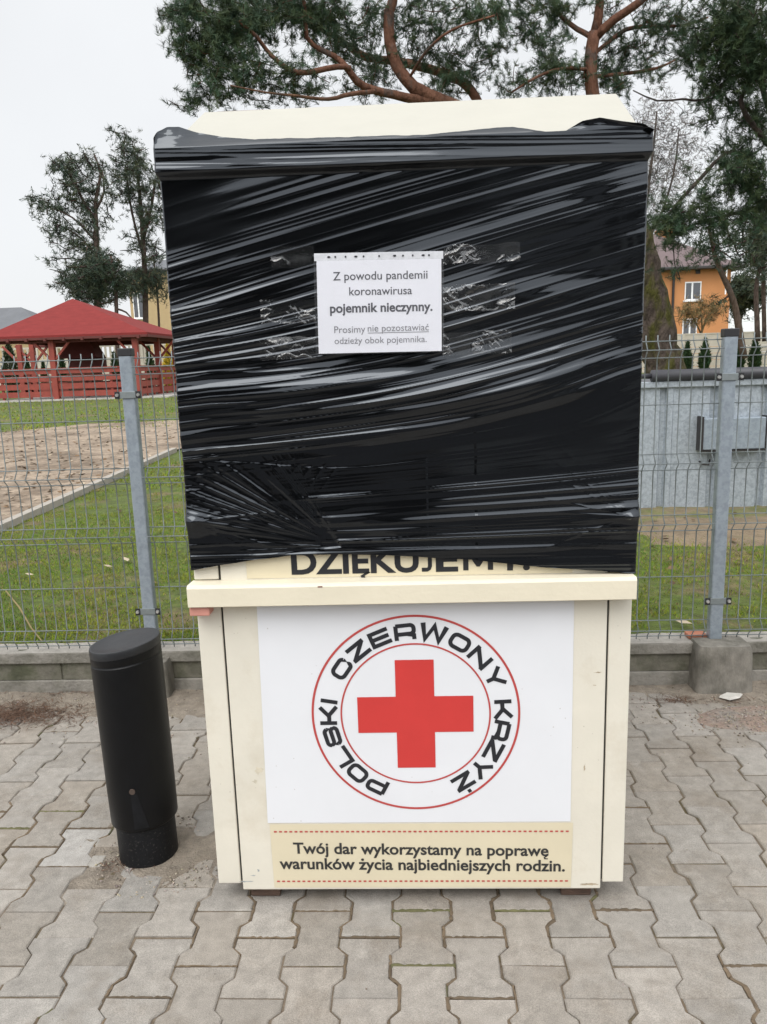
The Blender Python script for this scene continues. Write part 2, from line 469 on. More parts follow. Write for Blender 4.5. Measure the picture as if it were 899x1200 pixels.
def dup(root, loc, label, group=None, rot=None):
    r = root.copy(); COL.objects.link(r); r.location = loc
    r['label'] = label
    if group: r['group'] = group
    if rot is not None: r.rotation_euler = rot
    for ch in list(root.children):
        c = ch.copy(); COL.objects.link(c); c.parent = r
        for g in list(ch.children):
            d = g.copy(); COL.objects.link(d); d.parent = c
    return r


# noise ------------------------------------------------------------
_PERM = rng.integers(0, 1 << 30, 4096)


def _h(ix, iy, seed):
    n = (ix.astype(np.int64) * 374761393 + iy.astype(np.int64) * 668265263 + seed * 974711) & 0x7fffffff
    n = ((n ^ (n >> 13)) * 1274126177) & 0x7fffffff
    n = n ^ (n >> 16)
    return (n & 0xffff) / 65535.0


def vnoise(x, y, seed=0):
    x, y = np.asarray(x, float), np.asarray(y, float)
    ix, iy = np.floor(x), np.floor(y)
    fx, fy = x - ix, y - iy
    fx = fx * fx * fx * (fx * (fx * 6 - 15) + 10); fy = fy * fy * fy * (fy * (fy * 6 - 15) + 10)
    a, b = _h(ix, iy, seed), _h(ix + 1, iy, seed)
    c, d = _h(ix, iy + 1, seed), _h(ix + 1, iy + 1, seed)
    return (a * (1 - fx) + b * fx) * (1 - fy) + (c * (1 - fx) + d * fx) * fy


def fbm(x, y, seed=0, oct=4):
    s, a, t = 0, 0.5, 0
    for k in range(oct):
        s = s + a * vnoise(x * 2 ** k, y * 2 ** k, seed + 17 * k); t += a; a *= 0.5
    return s / t


def sstep(a, b, x):
    t = np.clip((np.asarray(x, float) - a) / (b - a), 0, 1)
    return t * t * (3 - 2 * t)


# text -------------------------------------------------------------
_TXT = {}


def raw_text(s, bold=0.0):
    """outline of a string in Blender's built-in font: 2D verts, faces (units of em)"""
    if (s, bold) in _TXT:
        return _TXT[(s, bold)]
    cu = bpy.data.curves.new('t', 'FONT')
    cu.body = s
    cu.size = 1.0
    cu.offset = bold
    cu.resolution_u = 4
    o = bpy.data.objects.new('t', cu)
    COL.objects.link(o)
    dg = bpy.context.evaluated_depsgraph_get()
    me = bpy.data.meshes.new_from_object(o.evaluated_get(dg))
    vs = np.array([v.co[:2] for v in me.vertices]) if len(me.vertices) else np.zeros((0, 2))
    fs = [tuple(p.vertices) for p in me.polygons]
    bpy.data.objects.remove(o); bpy.data.curves.remove(cu); bpy.data.meshes.remove(me)
    _TXT[(s, bold)] = (vs, fs)
    return vs, fs


_BASE = {'ż': 'z', 'Ż': 'Z', 'ę': 'e', 'Ę': 'E', 'ć': 'c'}


def text2d(s, bold=0.0):
    """Polish text: plain letters from the built-in font, dots, tails and acutes added as shapes of their own"""
    base = ''.join(_BASE.get(c, c) for c in s)
    vs, fs = raw_text(base, bold)
    vs, fs = [tuple(p) for p in vs], list(fs)
    for i, ch in enumerate(s):
        if ch not in _BASE:
            continue
        x1 = raw_text(base[:i + 1], bold)[0][:, 0].max()
        g = raw_text(_BASE[ch], bold)[0]
        w = g[:, 0].max() - g[:, 0].min()
        top = g[:, 1].max()
        t = 0.045 + bold
        o = len(vs)
        if ch in 'żŻ':
            cx, cy, rr = x1 - w / 2, top + 0.09 + t, t * 1.25
            vs += [(cx + rr * math.cos(a), cy + rr * math.sin(a)) for a in np.linspace(0, 2 * math.pi, 12, endpoint=False)]
            fs.append(tuple(range(o, o + 12)))
        elif ch == 'ć':
            cx = x1 - w / 2
            vs += [(cx - 0.03, top + 0.06), (cx + 0.04, top + 0.06), (cx + 0.16, top + 0.20), (cx + 0.04, top + 0.20)]
            fs.append((o, o + 1, o + 2, o + 3))
        else:
            cx = x1 - (0.10 if ch == 'Ę' else w * 0.36)
            k = 1.7 * t
            vs += [(cx + k * .2, 0.01), (cx + k * 1.2, 0.01), (cx - k * .2, -0.10), (cx - k * 1.1, -0.10), (cx - k * .1, -0.165), (cx - k * .7, -0.215), (cx + k * 1.0, -0.16), (cx + k * 1.0, -0.225)]
            fs += [(o, o + 3, o + 2, o + 1), (o + 3, o + 5, o + 4, o + 2), (o + 5, o + 7, o + 6, o + 4)]
    return np.array(vs), fs


def lay_text(mb, s, x0, x1, zbase, Y, bold=0.0, height=None, slope=0.0, yfun=None):
    """text stretched from x0 to x1 on a plane facing -Y; height = cap height or None to keep proportions"""
    vs, fs = text2d(s, bold)
    a, b = vs[:, 0].min(), vs[:, 0].max()
    sx = (x1 - x0) / (b - a)
    sz = sx if height is None else height / 0.727
    out = []
    for p in vs:
        x = x0 + (p[0] - a) * sx
        z = zbase + p[1] * sz + slope * (x - x0)
        y = Y if yfun is None else yfun(x, z) + Y
        out.append((x, y, z))
    mb.add(out, fs)


# ================================================================== GROUND
def sheet(name, pts_fn, xs, ys, material, label=None, kind='structure', smooth=True):
    X, Y = np.meshgrid(xs, ys)
    Z = pts_fn(X, Y)
    ny, nx = X.shape
    V = np.stack([X, Y, Z], -1).reshape(-1, 3)
    idx = np.arange(ny * nx).reshape(ny, nx)
    Fc = np.stack([idx[:-1, :-1], idx[:-1, 1:], idx[1:, 1:], idx[1:, :-1]], -1).reshape(-1, 4)
    o = np_obj(name, V, Fc, material, smooth=smooth)
    tag(o, label, None, None, kind)
    return o


def ax(*segs):
    a = []
    for s0, s1, n in segs:
        a += list(np.linspace(s0, s1, n, endpoint=False))
    a.append(segs[-1][1])
    return np.array(a)


# forecourt bed under the pavers, running on behind the camera
sheet('ground', lambda X, Y: -0.0055 + 0 * X, ax((-60, -5, 6), (-5, 5, 10), (5, 60, 6)), ax((-60, -3, 8), (-3, 3.46, 10)), M['joint'])
sheet('added_road', lambda X, Y: 0.001 + 0 * X, ax((-60, 60, 6)), ax((-12.5, -0.9, 6)), M['added_asphalt'])  # unseen dark sheet, added to darken what the film reflects
sheet('lawn', lambda X, Y: lawn_z(Y) - 0.004 + 0.02 * (fbm(X * 1.3, Y * 1.3, 3) - 0.5) * sstep(3.5, 4.5, Y),
      ax((-300, -20, 12), (-20, -6, 14), (-6, 6, 60), (6, 30, 12), (30, 300, 10)),
      ax((3.4, 9, 60), (9, 30, 40), (30, 60, 12), (60, 400, 10)), M['lawn'])

# pavers: double-T concrete blocks, long side in depth
BOL = Vector((-0.868, 2.165, 0))          # foot of the black post


def pavers():
    L_, W_, N_ = 0.2, 0.163, 0.115
    g, bev = 0.0026, 0.0036
    pitch = (W_ + N_) / 2
    # phase from the photograph: one column seen at pixel column 378, a joint at row 1067
    p0 = atz(378, 1067, 0)
    cx0, jy0 = p0.x, p0.y

    def outline(inset):
        w, n, l = W_ / 2 - inset, N_ / 2 - inset, L_ / 2 - inset
        ys = [(-l, w), (-0.062, w), (-0.038, n), (0.038, n), (0.062, w), (l, w)]
        right = [(x, y) for y, x in ys]
        left = [(-x, y) for y, x in reversed(ys)]
        return right + left
    o_top, o_mid = outline(g + bev), outline(g)
    n = len(o_top)
    V, F4, C4, caps = [], [], [], []
    mb = MB()
    seams = []
    for i in range(-36, 38):
        for j in range(-16, 20):
            cx = cx0 + i * pitch
            cy = jy0 + 0.1 + j * L_ + (0.1 if i % 2 else 0.0)
            if cy < -0.8 or cy > 3.36:
                continue
            if math.hypot(cx - BOL.x, cy - BOL.y) < 0.155:
                continue
            dz = random.gauss(0, 0.0012)
            tx, ty = random.gauss(0, 0.006), random.gauss(0, 0.006)
            ang = random.gauss(0, 0.006)
            ca, sa = math.cos(ang), math.sin(ang)
            jx, jy = random.gauss(0, 0.0012), random.gauss(0, 0.0012)
            t = random.gauss(0, 0.02)
            warm = random.gauss(0, 0.003)
            if random.random() < 0.07:
                t += 0.055
            t *= 0.8
            c = (max(0.13, 0.268 + t + warm), max(0.13, 0.245 + t), max(0.13, 0.216 + t - warm))
            vs = []
            for ring, z in ((o_top, 0.0), (o_mid, -bev), (o_mid, -0.02)):
                for (x, y) in ring:
                    X, Y = x * ca - y * sa, x * sa + y * ca
                    vs.append((cx + X + jx, cy + Y + jy, z + dz + X * tx + Y * ty))
            fs = [tuple(range(n))]
            for r in range(2):
                for k in range(n):
                    k2 = (k + 1) % n
                    fs.append((r * n + k, (r + 1) * n + k, (r + 1) * n + k2, r * n + k2))
            mb.add(vs, fs, c)
            if 1.0 < cy < 3.1 and abs(cx) < 1.6:
                for a_i, b_i in ((6, 7), (7, 8), (8, 9), (9, 10), (10, 11), (11, 0)):
                    pa, pb = outline(0)[a_i], outline(0)[b_i]
                    seams.append(((cx + pa[0], cy + pa[1]), (cx + pb[0], cy + pb[1])))
    o = obj('pavement', mb, M['paver'])
    tag(o, kind='structure')
    # earth and moss packed into some of the joints
    mm = MB()
    for (ax_, ay_), (bx_, by_) in seams:
        k = float(fbm(np.array(ax_ * 2.6 + 4), np.array(ay_ * 2.6), 19, 3)) + random.gauss(0, 0.06)
        if k < 0.60:
            continue
        n = max(3, int(math.hypot(bx_ - ax_, by_ - ay_) / 0.009))
        r0 = 0.0026 + 0.0045 * min(1, (k - 0.60) / 0.2)
        pts, rad = [], []
        for q in range(n + 1):
            t = q / n
            pts.append((ax_ + (bx_ - ax_) * t + random.gauss(0, 0.0012), ay_ + (by_ - ay_) * t + random.gauss(0, 0.0012), -0.0035))
            rad.append(r0 * random.uniform(0.55, 1.15))
        g = random.uniform(0.7, 1.3)
        mm.tube(pts, rad, 6, col=(0.12 * g, 0.088 * g, 0.056 * g) if random.random() < 0.88 else (0.085 * g, 0.08 * g, 0.035 * g))
    o = obj('moss', mm, M['litter'])
    tag(o, kind='stuff')


pavers()

# cut filler bricks beside the post and the loose sand around its foot
fb = MB()
for (px, py, w, d, a) in ((340, 0, 0, 0, 0),):
    pass
for (px, py, w, d, a) in ((113, 1008, 0.045, 0.055, 8), (118, 985, 0.045, 0.045, -6)):
    p = atz(px, py, 0)
    fb.rbox((p.x - w / 2, p.y - d / 2, -0.02), (p.x + w / 2, p.y + d / 2, -0.001), 0.004)
o = obj('cut_paver_pieces', fb, M['concrete_cap'])
tag(o, kind='structure')


def sand_z(X, Y):
    n = fbm(X * 3.1, Y * 3.1, 5, 5)
    edge = 3.12 + 0.16 * (fbm(X * 1.7 + 9, Y * 0 + 2, 8, 3) - 0.5) * 2
    rise = sstep(edge - 0.16, edge + 0.3, Y)
    z = -0.020 + 0.036 * rise + 0.026 * (n - 0.5) * (0.35 + rise)
    rightish = sstep(1.2, 1.5, X) * sstep(2.7, 3.1, Y)
    z = z + 0.008 * rightish
    return z


sheet('sand', sand_z, np.linspace(-4.2, 4.2, 420), np.linspace(2.5, 3.42, 60), M['sand'])


def dirt_z(X, Y):
    r = np.hypot(X - BOL.x - 0.05, (Y - BOL.y) * 1.0)
    return -0.0034 + 0.008 * (1 - sstep(0.10, 0.15, r)) + 0.007 * (fbm(X * 22, Y * 22, 2) - 0.5) + 0.012 * sstep(BOL.x + 0.12, BOL.x + 0.2, X) * sstep(BOL.y - 0.06, BOL.y + 0.04, Y) * (1 - sstep(BOL.y + 0.05, BOL.y + 0.2, Y))


sheet('dirt_ring', dirt_z, np.linspace(BOL.x - 0.24, BOL.x + 0.30, 80), np.linspace(BOL.y - 0.24, BOL.y + 0.24, 60), M['sand'])


def grit_z(X, Y):
    c = atz(905, 842, 0)
    r = np.hypot((X - c.x) / 0.42, (Y - c.y) / 0.17)
    return -0.02 + 0.026 * (1 - sstep(0.55, 1.1, r)) + 0.008 * (fbm(X * 18, Y * 18, 21) - 0.5)


_g = atz(905, 842, 0)
sheet('grit', grit_z, np.linspace(_g.x - 0.5, _g.x + 0.5, 70), np.linspace(_g.y - 0.22, _g.y + 0.22, 40), M['grit'])


# small stones and crumbs lying on the pavers, needle litter at the left
def crumbs():
    V, Fc, C = [], [], []
    n = 0
    base = np.array([(1, 0, 0), (-1, 0, 0), (0, 1, 0), (0, -1, 0), (0, 0, 1), (0, 0, -1)], float)
    fc = np.array([(0, 2, 4), (2, 1, 4), (1, 3, 4), (3, 0, 4), (2, 0, 5), (1, 2, 5), (3, 1, 5), (0, 3, 5)])
    pts = []
    for _ in range(1500):
        pts.append((random.uniform(-3.2, 3.2), random.triangular(2.75, 3.40, 3.25), random.uniform(0.0015, 0.006)))
    for _ in range(420):
        a, r = random.uniform(0, 6.28), random.uniform(0.1, 0.22)
        pts.append((BOL.x + 0.06 + r * math.cos(a), BOL.y + r * math.sin(a), random.uniform(0.0015, 0.005)))
    for _ in range(260):
        pts.append((random.uniform(-2, 2), random.uniform(1.1, 3.0), random.uniform(0.001, 0.0028)))
    for _ in range(900):
        pts.append((_g.x + random.gauss(0, 0.2), _g.y + random.gauss(0, 0.07), random.uniform(0.0015, 0.005)))
    for x, y, s in pts:
        sc = base * s * np.array([random.uniform(.7, 1.4), random.uniform(.7, 1.4), random.uniform(.5, .9)])
        a = random.uniform(0, 6.28)
        rot = np.array([[math.cos(a), -math.sin(a), 0], [math.sin(a), math.cos(a), 0], [0, 0, 1]])
        z = max(0.0, float(sand_z(np.array(x), np.array(y))), float(grit_z(np.array(x), np.array(y)))) + s * 0.3
        V.append(sc @ rot.T + np.array([x, y, z])); Fc.append(fc + n); n += 6
        g = random.uniform(0.14, 0.42)
        C += [(g, g * random.uniform(.8, .92), g * random.uniform(.62, .8))] * 8
    o = np_obj('gravel', np.concatenate(V), np.concatenate(Fc), M['grass'], C)
    tag(o, kind='stuff')


crumbs()


def blades(n, xf, yf, zf, length, width, lean, colf, seedv, lo=0.15):
    """many single-triangle blades; xf,yf arrays"""
    r = np.random.default_rng(seedv)
    a = r.uniform(0, 2 * np.pi, n)
    ln = length * r.uniform(0.5, 1.3, n)
    wd = width * r.uniform(0.6, 1.3, n)
    le = r.uniform(lo, 1.0, n) * lean
    b = r.uniform(0, 2 * np.pi, n)
    base = np.stack([xf, yf, zf], -1)
    side = np.stack([np.cos(a), np.sin(a), np.zeros(n)], -1) * wd[:, None] / 2
    tip = base + np.stack([np.cos(b) * le, np.sin(b) * le, np.sqrt(np.clip(1 - le ** 2, 0.02, 1))], -1) * ln[:, None]
    V = np.stack([base - side, base + side, tip], 1).reshape(-1, 3)
    Fc = np.arange(3 * n).reshape(n, 3)
    return V, Fc, colf


def needle_litter():
    n = 2600
    r = np.random.default_rng(5)
    c = atz(22, 840, 0)
    x = c.x - 0.05 + r.normal(0, 0.17, n); y = c.y + r.normal(0, 0.055, n)
    z = np.maximum(0.0, sand_z(x, y)) + r.uniform(0, 0.012, n) * np.exp(-((x - c.x) / 0.2) ** 2)
    # scattered wisps beside the container and at the footing
    for (px, py, m, sx, sy) in ((790, 822, 160, 0.06, 0.02), (765, 800, 160, 0.09, 0.02), (855, 822, 60, 0.05, 0.012), (850, 803, 80, 0.06, 0.02), (90, 815, 120, 0.12, 0.02), (150, 1012, 60, 0.05, 0.02)):
        q = atz(px, py, 0)
        xx, yy = q.x + r.normal(0, sx, m), q.y + r.normal(0, sy, m)
        x = np.concatenate([x, xx]); y = np.concatenate([y, yy])
        z = np.concatenate([z, np.maximum(0, sand_z(xx, yy)) + 0.003])
    n = len(x)
    br = r.uniform(0.6, 1.5, n)[:, None] * np.array([[0.10, 0.055, 0.034]])
    V, Fc, C = blades(n, x, y, z, 0.045, 0.0035, 1.0, br, 6, 0.975)
    o = np_obj('fallen_needles', V, Fc, M['litter'], C)
    tag(o, kind='stuff')


needle_litter()

# the gravel yard beyond the lawn with its kerb edging
k0, k1 = atl(0, 622), atl(210, 527)
kd = (k1 - k0).normalized()
kA, kB = k0 - kd * 6, k0 + kd * 5.2
far_e = [atl(205, 494), atl(100, 498), atl(0, 508)]
gp = MB()
poly = [kA, kB] + [Vector((kB.x + 0.5, far_e[0].y + 0.6, 0))] + [Vector((far_e[0].x - 0.6, far_e[0].y, 0)), far_e[1], far_e[2], Vector((-30, 15.0, 0)), Vector((-30, 3.6, 0)), Vector((kA.x, 3.6, 0))]
if kA.y < 3.6:
    t = (3.6 - k0.y) / kd.y
    kA = k0 + kd * t
    poly[0] = kA
    poly = poly[:-1]
gp.add([(p.x, p.y, float(lawn_z(p.y)) + 0.02) for p in poly], [tuple(range(len(poly)))])
o = obj('gravel_yard', gp, M['gravel']); tag(o, kind='structure')
kb = MB()
ka, kbp = Vector((kA.x, kA.y, float(lawn_z(kA.y)))), Vector((kB.x, kB.y, float(lawn_z(kB.y))))
nrm = Vector((-kd.y, kd.x, 0)).normalized()
seg = 12
for i in range(seg):
    a, b = ka.lerp(kbp, i / seg), ka.lerp(kbp, (i + 0.985) / seg)
    vs = [a - nrm * 0.04, a + nrm * 0.04, b + nrm * 0.04, b - nrm * 0.04]
    kb.add([(*v[:2], v.z + 0.06) for v in vs] + [(*v[:2], v.z - 0.05) for v in vs],
           [(0, 1, 2, 3), (0, 4, 5, 1), (1, 5, 6, 2), (2, 6, 7, 3), (3, 7, 4, 0)])
o = obj('kerb_edging', kb, M['kerb']); tag(o, kind='structure')


def left_of_kerb(x, y):
    return ((x - k0.x) * nrm.x + (y - k0.y) * nrm.y) > 0


def yard_leaves():
    r = np.random.default_rng(61)
    V, C = [], []
    n = 3000
    y = 5.0 + 19 * r.uniform(0, 1, n) ** 1.4; x = -3.0 - (y * 0.62) * r.uniform(0, 1, n)
    ok = left_of_kerb(x, y) & (y < 15.6 + 0 * x)
    xs_, ys_ = x[ok], y[ok]
    m = 50
    xs_ = np.concatenate([xs_, r.uniform(-3.4, -0.8, m), r.uniform(0.8, 3.4, m)]); ys_ = np.concatenate([ys_, 3.5 + 5 * r.uniform(0, 1, m), 3.5 + 2.6 * r.uniform(0, 1, m)])
    zs_ = lawn_z(ys_) + 0.028
    for x, y, z in zip(xs_, ys_, zs_):
        a, l, w = r.uniform(0, 6.28), r.uniform(0.02, 0.05), r.uniform(0.012, 0.028)
        d, e = np.array([math.cos(a), math.sin(a), r.uniform(-.3, .3)]) * l, np.array([-math.sin(a), math.cos(a), r.uniform(-.5, .5)]) * w
        p = np.array([x, y, z])
        V += [p - d, p - e * 0.9, p + d, p + e]
        k = r.uniform(0.5, 1.6)
        C.append((0.13 * k, 0.085 * k, 0.05 * k) if r.uniform() < 0.75 else (0.36 * k * .8, 0.30 * k * .8, 0.22 * k * .8))
    Fc = np.arange(len(V)).reshape(-1, 4)
    o = np_obj('fallen_leaves', np.array(V), Fc, M['grass'], C)
    tag(o, kind='stuff')


yard_leaves()

# bare soil at the right, in front of the steel bin
def soil_z(X, Y):
    e = 1 - sstep(0.0, 1.0, np.maximum(np.abs(X - 2.9) / 2.2, np.abs(Y - 6.0) / 1.35)) ** 2
    return lawn_z(Y) - 0.03 + 0.05 * e * (0.6 + 0.8 * fbm(X * 1.5, Y * 1.5, 31))


sheet('bare_soil', soil_z, np.linspace(0.7, 5.1, 60), np.linspace(4.6, 7.4, 40), M['soil'])


def grass():
    r = np.random.default_rng(9)
    Vs, Fs, Cs, off = [], [], [], 0
    for (n, x0, x1, y0, y1, ln, wd) in ((80000, -3.6, -0.6, 3.46, 8.0, 0.022, 0.005), (18000, -4.6, -1.2, 8.0, 12.5, 0.035, 0.010),
                                        (60000, 0.7, 3.8, 3.46, 6.3, 0.022, 0.005), (5000, -0.7, 0.8, 3.46, 5, 0.03, 0.006), (14000, -18, -4.5, 15.5, 28.5, 0.06, 0.03)):
        x = r.uniform(x0, x1, n); y = y0 + (y1 - y0) * r.uniform(0, 1, n) ** 1.3
        d = fbm(x * 1.4, y * 1.4, 3, 4)
        d2 = fbm(x * 6, y * 6, 44, 3)
        keep = (r.uniform(0, 1, n) < sstep(0.38, 0.58, d * 0.6 + d2 * 0.4)) & ~(left_of_kerb(x, y) & (y < 15.4))
        if x0 > 0:
            keep &= r.uniform(0, 1, n) > sstep(4.9, 5.8, y + 1.1 * (d - 0.5)) * 0.93
        x, y, d, d2 = x[keep], y[keep], d[keep], d2[keep]
        m = len(x)
        mixv = np.clip(r.normal(0.5, 0.22, m) + (d2 - 0.5) * 1.2, 0, 1)[:, None]
        green = np.array([[0.075, 0.185, 0.016]]); moss = np.array([[0.235, 0.245, 0.024]]); straw = np.array([[0.24, 0.18, 0.08]])
        c = green * (1 - mixv) + moss * mixv
        st = (r.uniform(0, 1, m) < 0.16)[:, None]
        c = np.where(st, straw, c) * r.uniform(0.7, 1.3, m)[:, None]
        V, Fc, C = blades(m, x, y, lawn_z(y) - 0.002 + 0.02 * (fbm(x * 1.3, y * 1.3, 3) - 0.5) * sstep(3.5, 4.5, y), ln, wd, 0.97, c, 10, 0.3)
        Vs.append(V); Fs.append(Fc + off); Cs.append(C); off += len(V)
    o = np_obj('grass', np.concatenate(Vs), np.concatenate(Fs), M['grass'], np.concatenate(Cs))
    tag(o, kind='stuff')


grass()

# ================================================================== THE CLOTHES CONTAINER
YF = 1.930       # plane of the front
box = thing('clothes_container', 'tall cream clothes donation container with a red cross emblem, standing on the pavers', 'donation container', (-0.012, 2.4, 0))
XL, XR = -0.584, 0.555
PL, PR = -0.513, 0.491
ZS = 0.90        # lower edge of the shelf
b = MB()
b.box2((XL + 0.01, YF + 0.012, 0.065), (XR - 0.01, 2.93, 1.96))
obj('body', b, M['cream'], box)
for (a, c) in ((XL, PL - 0.006), (PR + 0.006, XR)):
    b = MB(); b.rbox((a, YF, 0.062), (c, YF + 0.03, ZS - 0.012), 0.003)
    obj('corner_board', b, M['cream'], box)
    b = MB(); b.rbox((a, YF, ZS + 0.058), (c, YF + 0.03, 1.955), 0.003)
    obj('corner_board', b, M['cream'], box)
b = MB()
b.rbox((PL, YF - 0.006, 0.046), (PR, YF + 0.02, ZS - 0.01), 0.003)
obj('front_panel', b, M['cream'], box)
b = MB()
b.rbox((PL, YF - 0.002, ZS + 0.04), (PR, YF + 0.02, 1.95), 0.003)
obj('flap_panel', b, M['cream'], box)
b = MB()
b.box2((PL - 0.006, YF + 0.004, 0.07), (PR + 0.006, YF + 0.0115, 1.95))
obj('panel_gap', b, M['gap'], box)
# projecting shelf with bevelled upper edge
b = MB()
sx0, sx1 = -0.588, 0.549
prof = [(YF - 0.0585, ZS + 0.002), (YF - 0.056, ZS), (YF + 0.004, ZS), (YF + 0.004, ZS + 0.056), (YF - 0.050, ZS + 0.058), (YF - 0.056, ZS + 0.0555), (YF - 0.059, ZS + 0.050)]
n = len(prof)
b.add([(sx0, y, z) for y, z in prof] + [(sx1, y, z) for y, z in prof],
      [tuple(range(n)), tuple(range(2 * n - 1, n - 1, -1))] + [(i, (i + 1) % n, (i + 1) % n + n, i + n) for i in range(n)])
shelf = obj('shelf', b, M['cream_edge'], box)
b = MB()
for (px, w) in ((375, 0.012),):
    q = aty(px, 686, YF - 0.06)
    b.box2((q.x - w / 2, YF - 0.0597, ZS + 0.0485), (q.x + w / 2, YF - 0.0575, ZS + 0.0515))
q = aty(372, 710, YF - 0.06)
obj('chipped_paint', b, M['chip'], shelf)
b = MB()
b.rbox((-0.589, YF - 0.048, ZS - 0.026), (-0.537, YF - 0.003, ZS - 0.003), 0.003)
obj('shelf_end', b, M['pink'], shelf)
# roof: overhanging lip, steep front, ridge
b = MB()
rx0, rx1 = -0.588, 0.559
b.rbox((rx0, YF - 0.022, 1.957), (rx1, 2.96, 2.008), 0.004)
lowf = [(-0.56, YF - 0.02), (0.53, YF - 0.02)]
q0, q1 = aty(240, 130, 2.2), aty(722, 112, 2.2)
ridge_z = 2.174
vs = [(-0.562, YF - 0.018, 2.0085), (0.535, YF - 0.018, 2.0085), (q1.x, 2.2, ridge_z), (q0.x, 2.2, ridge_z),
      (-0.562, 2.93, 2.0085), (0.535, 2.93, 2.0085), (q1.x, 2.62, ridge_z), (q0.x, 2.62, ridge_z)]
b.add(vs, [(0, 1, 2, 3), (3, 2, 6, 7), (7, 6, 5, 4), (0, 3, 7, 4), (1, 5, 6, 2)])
roof = obj('roof', b, M['cream_roof_dimmed'], box)
b = MB(); b.box2((q0.x + 0.03, 2.21, ridge_z + 0.001), (-0.38, 2.24, ridge_z + 0.0035))
obj('ridge_strip', b, M['chip'], roof)
# runners carrying the body
for xa_, xb_ in ((-0.46, -0.36), (0.36, 0.46)):
    b = MB(); b.box2((xa_, YF + 0.05, 0.046), (xb_, 2.9, 0.064))
    obj('runner', b, M['gap'], box)

# white emblem sticker
YS = YF - 0.0072
b = MB()
b.add([(-0.4215, YS, 0.886), (0.405, YS, 0.886), (0.405, YS, 0.2545), (-0.4300, YS, 0.2560)], [(0, 1, 2, 3)])
stick = obj('emblem_sticker', b, M['white_sticker'], box)
EC = (-0.012, 0.575)


def ring(mb, r0, r1, Y, c=EC, n=160):
    vs, fs = [], []
    for k in range(n):
        a = 2 * math.pi * k / n
        for r in (r0, r1):
            vs.append((c[0] + r * math.cos(a), Y, c[1] + r * math.sin(a)))
    for k in range(n):
        k2 = (k + 1) % n
        fs.append((2 * k, 2 * k + 1, 2 * k2 + 1, 2 * k2))
    mb.add(vs, fs)


b = MB(); ring(b, 0.2735, 0.2795, YS - 0.001)
obj('outer_ring', b, M['dull_red'], stick)
b = MB(); ring(b, 0.1970, 0.2015, YS - 0.001)
obj('inner_ring', b, M['dull_red'], stick)
b = MB()
h, a_ = 0.155, 0.0515
pl = [(-a_, h), (-a_, a_), (-h, a_), (-h, -a_), (-a_, -a_), (-a_, -h), (a_, -h), (a_, -a_), (h, -a_), (h, a_), (a_, a_), (a_, h)]
b.add([(EC[0] + x, YS - 0.001, EC[1] + z) for x, z in pl],
      [(0, 1, 10, 11), (2, 3, 8, 9), (4, 5, 6, 7)])
# split so the faces share no overlap
obj('cross', b, M['red_print'], stick)
b = MB()


